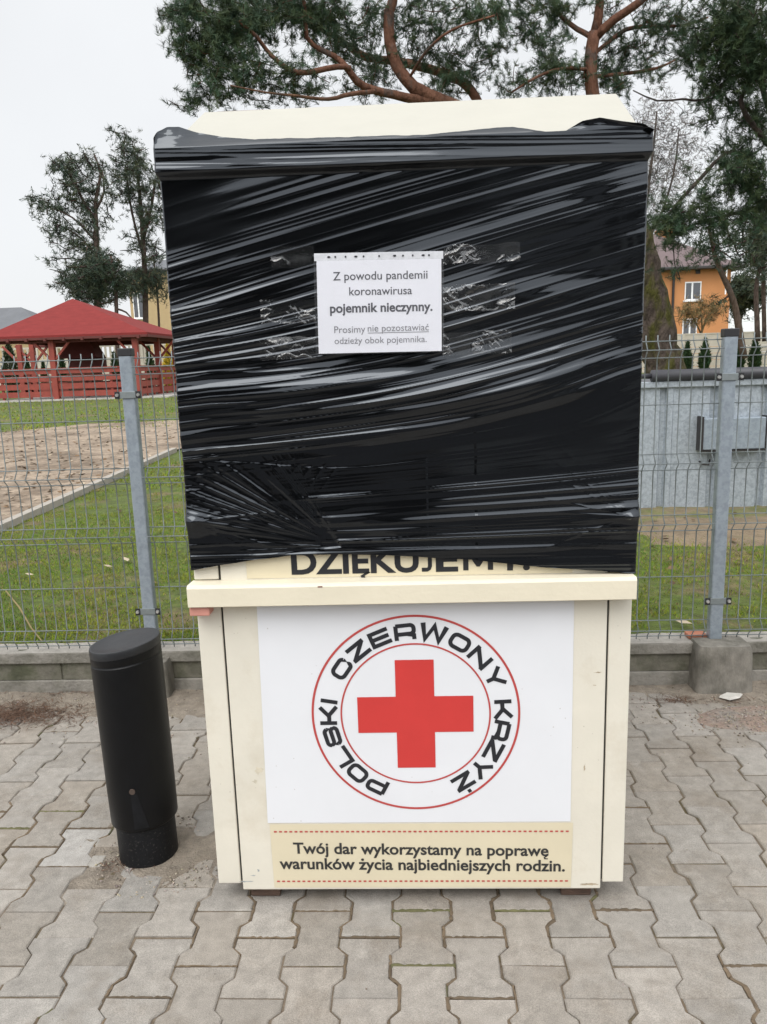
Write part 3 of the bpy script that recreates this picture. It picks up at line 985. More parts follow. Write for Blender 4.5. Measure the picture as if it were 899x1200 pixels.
def wide_glyph(ch, t=0.24):
    """heavy extended capital, height 1, as thick strokes: verts, faces, width"""
    W_ = 1.28
    t = 0.29 if ch == 'W' else t
    h = t / 2
    x0, x1, y0, y1 = h, W_ - h, h, 1 - h

    def corner(cx, cy, rx, ry, a0, a1, n=6):
        return [(cx + rx * math.cos(R(a0 + (a1 - a0) * k / n)), cy + ry * math.sin(R(a0 + (a1 - a0) * k / n))) for k in range(n + 1)]
    r = 0.27
    m = 0.5
    TL = corner(x0 + r, y1 - r, r, r, 90, 180); BL = corner(x0 + r, y0 + r, r, r, 180, 270)
    BR = corner(x1 - r, y0 + r, r, r, 270, 360); TR = corner(x1 - r, y1 - r, r, r, 0, 90)
    q = 0.205
    S_ = {
        'C': [[(x1, 0.70)] + corner(x1 - q, y1 - q, q, q, 0, 90) + TL + BL + corner(x1 - q, y0 + q, q, q, 270, 360) + [(x1, 0.30)]],
        'O': [TR + TL + BL + BR + [TR[0], TR[1]]],
        'P': [[(x0, 0), (x0, y1)], [(x0, y1)] + corner(x1 - q, y1 - q, q, q, 90, 0) + corner(x1 - q, 0.34 + q, q, q, 0, -90) + [(x0, 0.34)]],
        'R': [[(x0, 0), (x0, y1)], [(x0, y1)] + corner(x1 - q, y1 - q, q, q, 90, 0) + corner(x1 - q, 0.36 + q, q, q, 0, -90) + [(x0, 0.36)], [(0.72, 0.36), (x1 - 0.02, 0.25), (x1 - 0.02, 0)]],
        'L': [[(x0, 1), (x0, y0)], [(0, y0), (W_ - 0.06, y0)]],
        'E': [[(x0, 0), (x0, 1)], [(0, y0), (W_ - 0.05, y0)], [(0, m), (W_ - 0.10, m)], [(0, y1), (W_ - 0.05, y1)]],
        'I': [[(x0, 0), (x0, 1)]],
        'S': [[(x1, 0.72)] + corner(x1 - q, y1 - q, q, q, 0, 90) + corner(x0 + q, y1 - q, q, q, 90, 180) + corner(x0 + q, m + q, q, q, 180, 270) + corner(x1 - q, m - q, q, q, 90, 0) + corner(x1 - q, y0 + q, q, q, 0, -90) + corner(x0 + q, y0 + q, q, q, 270, 180) + [(x0, 0.28)]],
        'Z': [[(0.02, y1), (W_ - 0.02, y1)], [(x1 + 0.02, y1 - 0.02), (x0 - 0.02, y0 + 0.02)], [(0.0, y0), (W_, y0)]],
        'N': [[(x0, 0), (x0, 1)], [(x0 + 0.02, y1), (x1 - 0.02, y0)], [(x1, 0), (x1, 1)]],
        'K': [[(x0, 0), (x0, 1)], [(x0, 0.46), (0.55, 0.46), (1.12, 1.0)], [(0.55, 0.52), (1.16, 0.0)]],
        'Y': [[(0.10, 1), (0.66, 0.42), (1.20, 1)], [(0.66, 0.46), (0.66, 0)]],
        'W': [[(0.08, 1), (0.38, 0.06), (0.78, 0.94), (1.18, 0.06), (1.48, 1)]],
    }
    S_['Ż'] = S_['Z']
    width = {'I': t, 'W': 1.56, 'Y': 1.3, 'K': 1.26}.get(ch, W_)
    vs, fs = [], []
    for st in S_[ch]:
        P = [np.array(p, float) for p in st]
        n = len(P)
        o = len(vs)
        for i in range(n):
            a = P[i] - P[i - 1] if i else P[1] - P[0]
            c = P[i + 1] - P[i] if i < n - 1 else P[-1] - P[-2]
            a, c = a / np.linalg.norm(a), c / np.linalg.norm(c)
            na, nc = np.array([-a[1], a[0]]), np.array([-c[1], c[0]])
            mt = na + nc
            mt = mt / max(np.linalg.norm(mt), 1e-6)
            k = min(1.8, 1 / max(0.4, float(mt @ na)))
            vs += [tuple(P[i] + mt * h * k), tuple(P[i] - mt * h * k)]
        for i in range(n - 1):
            fs.append((o + 2 * i, o + 2 * i + 1, o + 2 * i + 3, o + 2 * i + 2))
    if ch == 'Ż':
        o = len(vs)
        vs += [(0.54, 1.10), (0.76, 1.10), (0.76, 1.32), (0.54, 1.32)]; fs.append((o, o + 1, o + 2, o + 3))
    return np.array(vs), fs, width


def arc_word(word, a0, a1, cap=0.0455, rb=0.2115):
    gl = [wide_glyph(ch) for ch in word]
    ws = [g[2] * cap for g in gl]
    tot = R(a0 - a1) * (rb + cap * 0.45)
    gap = (tot - (sum(ws) - ws[0] / 2 - ws[-1] / 2)) / (len(word) - 1)
    s = 0.0
    for k, (vs, fs, w) in enumerate(gl):
        if k:
            s += ws[k - 1] / 2 + gap + ws[k] / 2
        th = R(a0) - s / (rb + cap * 0.45)
        ur = (math.cos(th), math.sin(th)); ut = (math.sin(th), -math.cos(th))
        b.add([(EC[0] + ur[0] * (rb + p[1] * cap) + ut[0] * (p[0] - w / 2) * cap, YS - 0.001 - 0.00004 * (q % 7), EC[1] + ur[1] * (rb + p[1] * cap) + ut[1] * (p[0] - w / 2) * cap) for q, p in enumerate(vs)], fs)


for w_args in (('POLSKI', 242, 170), ('CZERWONY', 145.5, 25.5), ('KRZYŻ', 2.5, -57.5)):
    b = MB()
    arc_word(*w_args)
    obj('lettering', b, M['black_print'], stick)

# beige text sticker at the bottom
b = MB()
b.add([(-0.4250, YS, 0.2515), (0.4120, YS, 0.2505), (0.4090, YS, 0.052), (-0.4230, YS, 0.054)], [(0, 1, 2, 3)])
bs = obj('slogan_sticker', b, M['beige_sticker'], box)
b = MB()
yt = YS - 0.001
t0, t1 = aty(344, 1000, yt), aty(643, 1003, yt)
lay_text(b, 'Twój dar wykorzystamy na poprawę', t0.x, t1.x, t0.z, yt, 0.022, slope=(t1.z - t0.z) / (t1.x - t0.x))
t0, t1 = aty(328, 1018, yt), aty(662, 1021, yt)
lay_text(b, 'warunków życia najbiedniejszych rodzin.', t0.x, t1.x, t0.z, yt, 0.022, slope=(t1.z - t0.z) / (t1.x - t0.x))
obj('lettering', b, M['dark_print'], bs)
for (za, zb) in ((0.2295, 0.2255), (0.0745, 0.0725)):
    b = MB()
    for k in range(57):
        x = -0.414 + k * 0.01440
        z = za + (zb - za) * k / 56
        b.box2((x, yt - 0.0002, z - 0.0022), (x + 0.0080, yt, z + 0.0022))
    obj('dotted_line', b, M['dull_red'], bs)
# thank-you sticker half hidden under the film
b = MB()
b.add([(-0.443, YF - 0.0035, ZS + 0.060), (0.400, YF - 0.0035, ZS + 0.058), (0.400, YF - 0.0035, 1.25), (-0.443, YF - 0.0035, 1.25)], [(0, 1, 2, 3)])
ts = obj('thanks_sticker', b, M['beige_sticker'], box)
b = MB()
yy = YF - 0.0045
u1, e0, e1 = aty(491, 670, yy).x, aty(511, 670, yy).x, aty(621, 670, yy).x
lay_text(b, 'DZIĘKU', -0.325, u1, 0.9705, yy, 0.03, height=0.064)
lay_text(b, 'E', e0, aty(537, 670, yy).x, 0.9705, yy, 0.03, height=0.064)
lay_text(b, 'Y!', aty(582, 670, yy).x, e1, 0.9705, yy, 0.03, height=0.064)
m0, m1 = aty(543, 670, yy).x, aty(578, 670, yy).x
wm = 0.0135
mm = (m0 + m1) / 2
b.add([(m0, yy, 0.9705), (m0 + wm, yy, 0.9705), (m0 + wm, yy, 1.0345), (m0, yy, 1.0345)], [(0, 1, 2, 3)])
b.add([(m1 - wm, yy, 0.9705), (m1, yy, 0.9705), (m1, yy, 1.0345), (m1 - wm, yy, 1.0345)], [(0, 1, 2, 3)])
b.add([(m0 + wm + 0.0001, yy, 1.0345), (m0 + wm + 0.0001, yy, 1.012), (mm - 0.004, yy, 0.980), (mm + 0.004, yy, 0.980), (m1 - wm - 0.0001, yy, 1.012), (m1 - wm - 0.0001, yy, 1.0345), (mm, yy, 1.004)],
      [(0, 1, 2, 6), (6, 2, 3), (6, 3, 4, 5)])
j0, j1 = aty(494.5, 670, yy).x, aty(506.5, 670, yy).x
w_ = 0.0105
pth = [(j1 - w_ / 2, 1.036), (j1 - w_ / 2, 0.984), (j1 - w_ * 0.75, 0.977), (j1 - w_ * 1.2, 0.9745), (j0, 0.9745)]
vs_ = []
for k in range(len(pth)):
    a_v = Vector(pth[max(k - 1, 0)]); c_v = Vector(pth[min(k + 1, len(pth) - 1)])
    t_v = (c_v - a_v).normalized(); n_v = Vector((-t_v.y, t_v.x)) * w_ / 2
    vs_ += [(pth[k][0] + n_v.x, yy, pth[k][1] + n_v.y), (pth[k][0] - n_v.x, yy, pth[k][1] - n_v.y)]
b.add(vs_, [(2 * k, 2 * k + 1, 2 * k + 3, 2 * k + 2) for k in range(len(pth) - 1)])
obj('lettering', b, M['black_print'], ts)
# white metal tip poking through the film at the right
b = MB()
q = aty(741, 606, YF - 0.012)
b.rbox((q.x - 0.022, YF - 0.016, q.z - 0.008), (q.x + 0.014, YF - 0.006, q.z + 0.006), 0.003)
obj('hinge_tip', b, M['white_stone'], box)

# scuffs and rubbed-off marks on the paint
def patch(mb, px, py, w, h, Y, seed, n=22):
    q = aty(px, py, Y)
    r = np.random.default_rng(seed)
    a = np.linspace(0, 2 * np.pi, n, endpoint=False)
    k = 0.45 + 0.75 * r.uniform(0, 1, n)
    mb.add([(q.x + w / 2 * math.cos(t) * u, Y, q.z + h / 2 * math.sin(t) * u) for t, u in zip(a, k)], [tuple(range(n))])


M['scuff_yellow'] = mat('rubbed_yellow', (0.60, 0.545, 0.43), 0.5, 0.2, 60)
M['scuff_grey'] = mat('rubbed_grey', (0.36, 0.38, 0.38), 0.5, 0.3, 90)
M['scuff_brown'] = mat('rubbed_brown', (0.42, 0.34, 0.24), 0.6, 0.3, 90)
yp = YF - 0.0065
for (nm, lst, m_) in (('yellow_rub', ((303, 903, 0.026, 0.026), (299, 916, 0.016, 0.012)), 'scuff_yellow'),
                      ('grey_scuff', ((288, 1033, 0.045, 0.005), (297, 1026, 0.016, 0.004), (303, 1020, 0.007, 0.010)), 'scuff_grey'),
                      ('brown_scuff', ((701, 788, 0.022, 0.004), (697, 803, 0.010, 0.003), (690, 1036, 0.05, 0.008), (560, 1038, 0.07, 0.004), (420, 1038, 0.09, 0.003), (685, 900, 0.004, 0.02)), 'scuff_brown')):
    for k, (px, py, w, h) in enumerate(lst):
        b = MB(); patch(b, px, py, w, h, yp, 300 + k + len(nm)); obj(nm, b, M[m_], box)

# wooden blocks under the container
for (px, py, w) in ((310, 1051, 0.085), (678, 1053, 0.085)):
    q = atz(px, py + 6, 0)
    b = MB(); b.rbox((q.x - w / 2, 1.955, 0.001), (q.x + w / 2, 2.06, 0.0455), 0.004)
    o = obj('support_block', b, M['wood_block'])
    tag(o, 'brown wooden block under the %s front corner of the container' % ('emblem side left' if px < 400 else 'right'), 'block', 'wooden blocks under the container')
    o['label'] = ('brown wooden block under the container near the post' if px < 400 else 'brown wooden block under the container corner away from the post')


# ------------------------------------------------------------------ black stretch film
def D(px, py):
    p = aty(px, py, 1.918)
    return p.x, p.z


def film():
    xl, xr = XL - 0.0015, XR + 0.0015
    nf = 620
    xs_front = np.linspace(xl, xr, nf)
    # rows: front, lip, top
    bot = np.array([D(*p) for p in ((226, 668), (258, 662), (300, 655), (340, 650), (400, 648), (480, 651), (560, 656), (640, 664), (742, 671))])
    top = np.array([D(*p) for p in ((181, 172), (187, 156), (197, 149), (210, 148), (228, 153), (262, 160), (300, 163), (400, 161), (500, 158), (560, 151), (600, 148), (640, 155), (662, 154), (680, 143), (700, 140), (735, 147), (748, 149), (759, 157))])
    # side returns: columns running back along the two sides
    ns = 10
    U = np.concatenate([xl - np.linspace(0.62, 0.012, ns), xs_front, xr + np.linspace(0.012, 0.62, ns)])
    Xc = np.clip(U, xl, xr)
    zb = np.interp(Xc, bot[:, 0], bot[:, 1]) + 0.004 * (fbm(Xc * 14, Xc * 0, 3) - 0.5)
    zt = np.interp(Xc, top[:, 0], top[:, 1]) + 0.004 * (fbm(Xc * 22, Xc * 0, 6) - 0.5)
    r1, r2, r3, r4 = 560, 10, 32, 26
    rows_z, rows_y = [], []
    ybase = YF - 0.013
    zl0, zl1 = 1.941, 2.010
    ylip = YF - 0.031
    lipw = []
    for k in range(r1):
        t = k / r1
        rows_z.append(zb + (zl0 - zb) * t); rows_y.append(np.full_like(U, ybase)); lipw.append(0.0)
    for k in range(r2):
        t = k / r2
        rows_z.append(np.full_like(U, zl0 + 0.017 * t)); rows_y.append(np.full_like(U, ybase + (ylip - ybase) * t * t * (3 - 2 * t))); lipw.append(t)
    for k in range(r3):
        t = k / r3
        rows_z.append(np.full_like(U, zl0 + 0.017 + (zl1 - zl0 - 0.017) * t)); rows_y.append(np.full_like(U, ylip)); lipw.append(1.0)
    for k in range(r4):
        t = k / (r4 - 1)
        zz = zl1 + (zt - zl1) * t
        yy = ylip + 0.62 * t * (zt - zl1) + 0.010 * (1 - (1 - t) ** 2)
        # the loose flap at the right and the rounded corner at the left stand up off the roof
        fl = sstep(0.36, 0.42, Xc) + (1 - sstep(-0.56, -0.48, Xc))
        yy = yy - 0.022 * t * fl
        rows_z.append(zz); rows_y.append(yy); lipw.append(1.0 - t * 0.5)
    Z = np.array(rows_z); Y = np.array(rows_y)
    X = np.tile(Xc, (Z.shape[0], 1))
    lw = np.array(lipw)[:, None]

    # ---- wrinkles
    zt_ = [0.95, 1.0, 1.14, 1.26, 1.31, 1.40, 1.52, 1.66, 1.85, 1.93, 1.96, 2.1]
    st_ = [-0.02, 0.0, 0.05, 0.09, 0.12, 0.17, 0.215, 0.25, 0.235, 0.215, 0.205, 0.19]
    s = np.interp(Z, zt_, st_)
    mid = np.exp(-((Z - 1.42) / 0.12) ** 2)
    s = s * (1 + 0.40 * mid * np.clip(X / 0.5, -1, 1))
    wob = 0.006 * (vnoise(X * 1.6, Z * 5, 71) - 0.5)
    psi = Z - s * (X - 0.1) + wob

    def ridges(p, q, seed, sharp=1.6):
        n = vnoise(p, q, seed)
        r = 1 - np.abs(2 * n - 1)
        return r ** sharp

    q = X * 0.95 + Z * 0.6
    hA = 0.0012 * ridges(psi / 0.070, q * 0.9, 1) + 0.0026 * ridges(psi / 0.042, q * 0.9, 2, 2.6) + 0.0038 * ridges(psi / 0.025, q * 0.9, 3, 2.6) + 0.0022 * ridges(psi / 0.0125, q * 1.2, 4, 2.4) + 0.0004 * ridges(psi / 0.006, q * 2, 5)
    # bundles: wrinkles come and go
    mk = sstep(0.24, 0.56, fbm(X * 1.5 + 3, psi * 7, 12, 2))
    mk = 0.12 + 0.88 * mk

    def quiet(px, py, rx, rz, k):
        x, z = D(px, py)
        return 1 - k * np.exp(-((X - x) / rx) ** 2 - ((Z - z) / rz) ** 2)
    mk = mk * quiet(255, 275, 0.20, 0.10, 0.95) * quiet(690, 525, 0.17, 0.075, 0.97) * quiet(470, 575, 0.12, 0.05, 0.9) * quiet(270, 570, 0.12, 0.04, 0.9)
    mk = mk * quiet(700, 235, 0.07, 0.04, 0.9) * quiet(470, 432, 0.15, 0.02, 0.8) * quiet(735, 400, 0.05, 0.04, 0.8) * quiet(690, 640, 0.10, 0.03, 0.7)
    # the lower left: pleats drawn together towards one gathered point
    pb = D(400, 640)
    dx, dz = X - pb[0], Z - pb[1]
    rr = np.hypot(dx, dz) + 1e-6
    ph = np.arctan2(dz, -dx)
    mB = sstep(0.03, -0.05, X - D(420, 600)[0]) * sstep(1.315, 1.275, Z) * (1 - sstep(0.30, 0.48, rr)) * sstep(-0.2, 0.02, ph) * (1 - sstep(0.75, 1.35, ph))
    hB = (0.0012 * ridges(ph * 6.5, rr * 2.0, 21) + 0.0030 * ridges(ph * 17, rr * 2.0, 22, 2.6) + 0.0020 * ridges(ph * 34, rr * 3, 23, 2.2)) * sstep(0.02, 0.10, rr) * (0.15 + 1.0 * sstep(0.38, 0.62, fbm(ph * 2.5, rr * 5, 29, 2)))
    # short hanging pleats under the overlap edge at left and centre
    zE = D(300, 545)[1]
    slant = X + (Z - zE) * -0.75
    mC = np.exp(-np.clip((zE - Z), 0, 1) / 0.045) * sstep(zE + 0.002, zE - 0.016, Z) * (sstep(D(205, 545)[0], D(215, 545)[0], X)) * (1 - sstep(D(340, 545)[0], D(420, 545)[0], X))
    mC = mC * np.clip(1 - 1.6 * mB, 0, 1)
    hC = 0.0032 * ridges(slant / 0.034, Z * 1.5, 31, 2.0) * mC
    # fans at the two pinned snags near the lower corners
    hS = 0
    for (px, py, sgn, amp) in ((228, 610, -1, 0.014), (738, 603, 1, 0.018)):
        sx, sz = D(px, py)
        ex, ez = (X - sx), (Z - sz)
        rad = np.hypot(ex, ez) + 1e-6
        an = np.arctan2(ez, -sgn * ex)
        hS = hS + amp * np.exp(-(rad / 0.05)) + 0.010 * np.exp(-np.sqrt((ez / 0.016) ** 2 + 0.05)) * np.exp(-(rad / 0.09))
        hS = hS + 0.0020 * ridges(an * 7.0, rad * 1.5, 45 + sgn, 2.5) * np.exp(-((rad - 0.12) / 0.10) ** 2) * np.exp(-(an / 0.5) ** 2)
    # broad undulations: taut bands leaning back catch the sky, bands leaning forward stay dark
    hL = 0.0
    for (px, py, rx, rz, a) in ((330, 462, 0.26, 0.045, 0.014), (600, 455, 0.24, 0.05, 0.013), (235, 300, 0.2, 0.12, 0.004), (480, 590, 0.3, 0.06, -0.004), (740, 260, 0.06, 0.12, 0.006), (620, 345, 0.16, 0.035, 0.006)):
        x, z = D(px, py)
        hL = hL + a * np.exp(-((X - x) / rx) ** 2 - ((Z - z) / rz) ** 2)
    hL = hL + 0.007 * (vnoise(X * 1.6, psi * 7, 51) - 0.5)
    # overlap edges of the strips
    xe = D(557, 500)[0] + 0.002 * (vnoise(Z * 30, Z * 0, 61) - 0.5)
    st1 = 0.0014 * sstep(-0.0008, 0.0008, X - xe) * sstep(D(557, 463)[1], D(557, 500)[1], Z)
    st2 = 0.0010 * sstep(-0.0025, 0.0025, zE + 0.012 * np.sin(X * 9) - Z) * (X < D(500, 545)[0])
    body = (hA * mk * (1 - 0.85 * mB) * (1 - 0.7 * np.clip(mC * 1.5, 0, 1)) + hB * 0.65 * mB + hC + hS + hL + st1 + st2)
    # lip: long almost level pleats
    pl_ = Z + 0.03 * X + 0.006 * (vnoise(X * 3, Z * 8, 81) - 0.5)
    hlip = 0.0016 * ridges(pl_ / 0.022, X * 1.2, 82, 2.0) + 0.0009 * ridges(pl_ / 0.010, X * 2, 83, 1.8) + 0.0003 * ridges(pl_ / 0.005, X * 4, 85) + 0.004 * (vnoise(X * 2.5, Z * 12, 84) - 0.5)
    H = body * (1 - lw) + hlip * lw
    Y = Y - H
    # lip leans back a little so it shows the sky
    Y = Y + lw * (np.clip(Z - 1.956, 0, 0.024) * 0.20 + 0.004 * (vnoise(X * 2.2, Z * 0 + 3, 87) - 0.5))
    # lip is wider than the body
    wdn = (0.006 * lw) * np.where(U < xl, -1, np.where(U > xr, 1, 2 * (Xc - xl) / (xr - xl) - 1))[None, :]
    X = X + wdn
    # side returns run back along the sides
    back = np.where(U < xl, xl - U, np.where(U > xr, U - xr, 0))[None, :]
    bodyside = np.where(back > 0, 1.0, 0.0)
    Y = np.where(bodyside > 0, YF - 0.012 + back, Y)
    # round the front corners
    edge = np.minimum(Xc - xl, xr - Xc)[None, :]
    Y = Y + np.where(bodyside > 0, 0, 0.003 * np.clip(1 - edge / 0.004, 0, 1) ** 2)
    ny, nx = X.shape
    V = np.stack([X, Y, Z], -1).reshape(-1, 3)
    idx = np.arange(ny * nx).reshape(ny, nx)
    Fc = np.stack([idx[:-1, :-1], idx[:-1, 1:], idx[1:, 1:], idx[1:, :-1]], -1).reshape(-1, 4)
    o = np_obj('stretch_film', V, Fc, M['film'], smooth=True)
    tag(o, 'glossy black stretch film wrapped in creases round the upper half of the container', 'stretch film')
    # surface lookup for what is taped to it
    Yf = Y[:r1, ns:ns + nf]; Zf = Z[:r1, ns:ns + nf]
    return Yf, xs_front, zb[ns:ns + nf], zl0


film()

# ------------------------------------------------------------------ notice in a plastic sleeve and its tape
YN = YF - 0.038
cTL, cTR, cBL, cBR = [aty(*p, YN) for p in ((368, 297), (519.5, 294), (371, 416), (520, 412.5))]


def np_at(u, v, dy=0.0):
    p = cBL.lerp(cBR, u).lerp(cTL.lerp(cTR, u), v)
    w = 0.0025 * (vnoise(u * 3 + 5, v * 2.5, 91) - 0.5) + 0.003 * math.sin(u * 3.1) * 0.5
    return Vector((p.x, YN - float(w) + dy, p.z))


def quadsheet(u0, u1, v0, v1, dy, nu=24, nv=24):
    P = np.array([[tuple(np_at(u0 + (u1 - u0) * i / nu, v0 + (v1 - v0) * j / nv, dy)) for i in range(nu + 1)] for j in range(nv + 1)])
    return MB().grid(P)


note = thing('paper_notice', 'white printed notice in a punched plastic sleeve taped to the black film', 'notice', tuple(np_at(0.5, 0.0)))
obj('paper', quadsheet(0.018, 0.985, 0.012, 0.925, 0.0), M['paper'], note, smooth=True)
b = quadsheet(0, 1, 0.925, 1.0, 0.0006, 24, 4)
strip = obj('punched_strip', b, M['sleeve_strip'], note, smooth=True)
b = MB()
for k, u in enumerate((0.115, 0.165, 0.245, 0.325, 0.385, 0.505, 0.625, 0.69, 0.765, 0.845, 0.89)):
    c = np_at(u, 0.962, -0.0006)
    rx = 0.0022 if k % 3 else 0.004
    b = MB().add([(c.x + rx * math.cos(t), c.y, c.z + 0.0022 * math.sin(t)) for t in np.linspace(0, 2 * math.pi, 12, endpoint=False)], [tuple(range(12))])
    obj('punch_hole', b, M['black_print'], strip)


def note_text(s, u0, u1, v, bold, hgt, m):
    mb = MB()
    vs, fs = text2d(s, bold)
    a, c = vs[:, 0].min(), vs[:, 0].max()
    Wd, Hg = (cTR - cTL).length, (cTL - cBL).length
    sx = (u1 - u0) / (c - a)
    sz = sx * Wd / Hg if hgt is None else hgt
    mb.add([tuple(np_at(u0 + (p[0] - a) * sx, v + p[1] * sz, -0.0005)) for p in vs], fs)
    return mb


b = note_text('Z powodu pandemii', 0.145, 0.878, 0.735, 0.006, None, None)
obj('lettering', b, M['grey_print'], note)
b = note_text('koronawirusa', 0.268, 0.757, 0.585, 0.006, None, None)
obj('lettering', b, M['grey_print'], note)
b = note_text('pojemnik nieczynny.', 0.115, 0.915, 0.418, 0.026, None, None)
obj('lettering', b, M['grey_print'], note)
b = note_text('Prosimy', 0.145, 0.388, 0.215, 0.0, None, None)
b2 = note_text('nie pozostawiać', 0.408, 0.885, 0.222, 0.0, None, None); b.add(b2.v, b2.f)
for k in range(12):
    u0, u1 = 0.408 + 0.477 * k / 12, 0.408 + 0.477 * (k + 1) / 12
    b.add([tuple(np_at(u0, 0.205, -0.0005)), tuple(np_at(u1, 0.205, -0.0005)), tuple(np_at(u1, 0.211, -0.0005)), tuple(np_at(u0, 0.211, -0.0005))], [(0, 1, 2, 3)])
b2 = note_text('odzieży obok pojemnika.', 0.145, 0.868, 0.105, 0.0, None, None); b.add(b2.v, b2.f)
obj('lettering', b, M['pale_print'], note)
obj('sleeve', quadsheet(-0.004, 1.004, 0.0, 0.93, -0.0016, 30, 30), M['sleeve'], note, smooth=True)


def tape(px0, px1, py0, py1, lab, seed, crinkle=0.0035):
    a, c = aty(px0, py0, YN), aty(px1, py1, YN)
    nx, nz = 120, 44
    xs, zs = np.linspace(a.x, c.x, nx), np.linspace(c.z, a.z, nz)
    X, Z = np.meshgrid(xs, zs)
    n = 1 - np.abs(2 * vnoise(X * 26 + Z * 40, Z * 45 - X * 22, seed) - 1)
    n2 = 1 - np.abs(2 * vnoise(X * 130 + Z * 90, Z * 60 - X * 90, seed + 3) - 1)
    pk = sstep(0.40, 0.72, fbm(X * 16 + seed, Z * 26, seed + 5, 2))
    Yv = YN + 0.010 - crinkle * pk * (1.3 * n ** 5 + 0.5 * n2 ** 4) - 0.004 * vnoise(X * 12, Z * 22, seed + 6)
    Z = Z + 0.004 * (vnoise(X * 25, X * 0, seed + 8) - 0.5)
    V = np.stack([X, Yv, Z], -1).reshape(-1, 3)
    idx = np.arange(nx * nz).reshape(nz, nx)
    Fc = np.stack([idx[:-1, :-1], idx[:-1, 1:], idx[1:, 1:], idx[1:, :-1]], -1).reshape(-1, 4)
    o = np_obj('clear_tape', V, Fc, M['tape'], smooth=True)
    tag(o, lab, 'tape', 'clear tape strips round the notice')


tape(316, 369, 289, 313, 'crinkled clear tape at the upper left corner of the notice', 101)
tape(519, 610, 287, 306, 'long crinkled clear tape at the upper right corner of the notice', 102)
tape(304, 370, 352, 378, 'crinkled clear tape beside the left edge of the notice, middle height', 103)
tape(519, 604, 334, 362, 'wide crinkled clear tape beside the right edge of the notice, middle height', 104, 0.005)
tape(303, 371, 396, 420, 'crinkled clear tape at the lower left corner of the notice', 105)
tape(519, 600, 389, 414, 'crinkled clear tape at the lower right corner of the notice', 106, 0.006)

# ================================================================== BLACK POST (leaning)
post = thing('bollard', 'black round metal post with a flat cap, leaning beside the cream container', 'bollard', tuple(BOL))
axis0 = Vector((BOL.x, BOL.y, -0.05))
top_c = Vector((-0.893, 2.195, 0.70))
ad = (top_c - axis0).normalized()


def lathe(mb, base, axis, prof, sides=64, tilt=None):
    """profile of (radius, height along axis); tilt: callable(angle)->extra height for the last ring(s)"""
    ux = axis.orthogonal().normalized()
    ux = Vector((1, 0, 0)); ux = (ux - axis * ux.dot(axis)).normalized()
    uy = axis.cross(ux)
    vs, fs = [], []
    for r, hgt, tl in prof:
        for k in range(sides):
            a = 2 * math.pi * k / sides
            vs.append(base + axis * (hgt + tl * (math.cos(a) * 0.010 + math.sin(a) * 0.005)) + (ux * math.cos(a) + uy * math.sin(a)) * r)
    for i in range(len(prof) - 1):
        for k in range(sides):
            k2 = (k + 1) % sides
            fs.append((i * sides + k, i * sides + k2, (i + 1) * sides + k2, (i + 1) * sides + k))
    fs.append(tuple((len(prof) - 1) * sides + k for k in range(sides)))
    mb.add(vs, fs)


hh = (top_c - axis0).length
b = MB(); lathe(b, axis0, ad, [(0.0895, 0.0, 0), (0.0895, 0.176, 0)])
obj('foot_sleeve', b, M['bollard_low'], post, smooth=True, flat_angle=40)
b = MB(); lathe(b, axis0, ad, [(0.0925, 0.172, 0), (0.0995, 0.178, 0), (0.1010, 0.182, 0), (0.1025, 0.30, 0), (0.1045, hh - 0.055, 0.7), (0.1020, hh - 0.052, 0.7), (0.1020, hh - 0.047, 0.7), (0.1045, hh - 0.044, 0.7), (0.1045, hh - 0.026, 1)])
obj('shaft', b, M['bollard'], post, smooth=True, flat_angle=40)
b = MB(); lathe(b, axis0, ad, [(0.1005, hh - 0.0265, 1), (0.1045, hh - 0.0255, 1), (0.1050, hh - 0.022, 1), (0.1050, hh - 0.006, 1), (0.1035, hh - 0.002, 1), (0.098, hh - 0.001, 1), (0.094, hh - 0.002, 1), (0.05, hh - 0.0015, 1)])
obj('cap', b, M['bollard_cap'], post, smooth=True, flat_angle=40)
b = MB()
sc_p = axis0 + ad * 0.315 + Vector((0.012, -0.1022, 0))
b.tube([sc_p, sc_p + Vector((0, -0.004, 0))], 0.009, 12)
obj('screw', b, M['rust'], post)
ux_ = Vector((1, 0, 0)); ux_ = (ux_ - ad * ux_.dot(ad)).normalized(); uy_ = ad.cross(ux_)
P_ = []
for j in range(9):
    t = j / 8
    row = []
    for i in range(7):
        a = R(-90 + 8 + t * 7 + (i / 6 - 0.5) * (10 + 14 * t))
        row.append(tuple(axis0 + ad * (0.308 - 0.120 * t) + (ux_ * math.cos(a) + uy_ * math.sin(a)) * 0.1032))
    P_.append(row)
obj('paint_smear', MB().grid(np.array(P_)), M['smear'], post, smooth=True)

# ================================================================== MESH FENCE
YFN = 3.40
PX = [-3.855, -1.250, 1.353, 3.958]


def fence_panel_mesh(width):
    zs = [(1.584, 0), (1.558, 0), (1.521, -0.03), (1.488, 0), (1.289, 0), (1.074, 0), (1.034, -0.03), (1.003, 0), (0.801, 0), (0.763, -0.03), (0.729, 0), (0.517, 0), (0.312, 0), (0.272, -0.03), (0.237, 0), (0.222, 0)]
    mb = MB()
    n = int(width / 0.05)
    x0 = -n * 0.05 / 2
    for i in range(n + 1):
        x = x0 + i * 0.05
        mb.tube([(x, dy, z) for z, dy in zs], 0.0026, 5)
    for z, dy in zs[1:-1]:
        mb.tube([(-width / 2, dy - 0.0045, z), (0, dy - 0.0045, z), (width / 2, dy - 0.0045, z)], 0.0024, 5)
    return mb


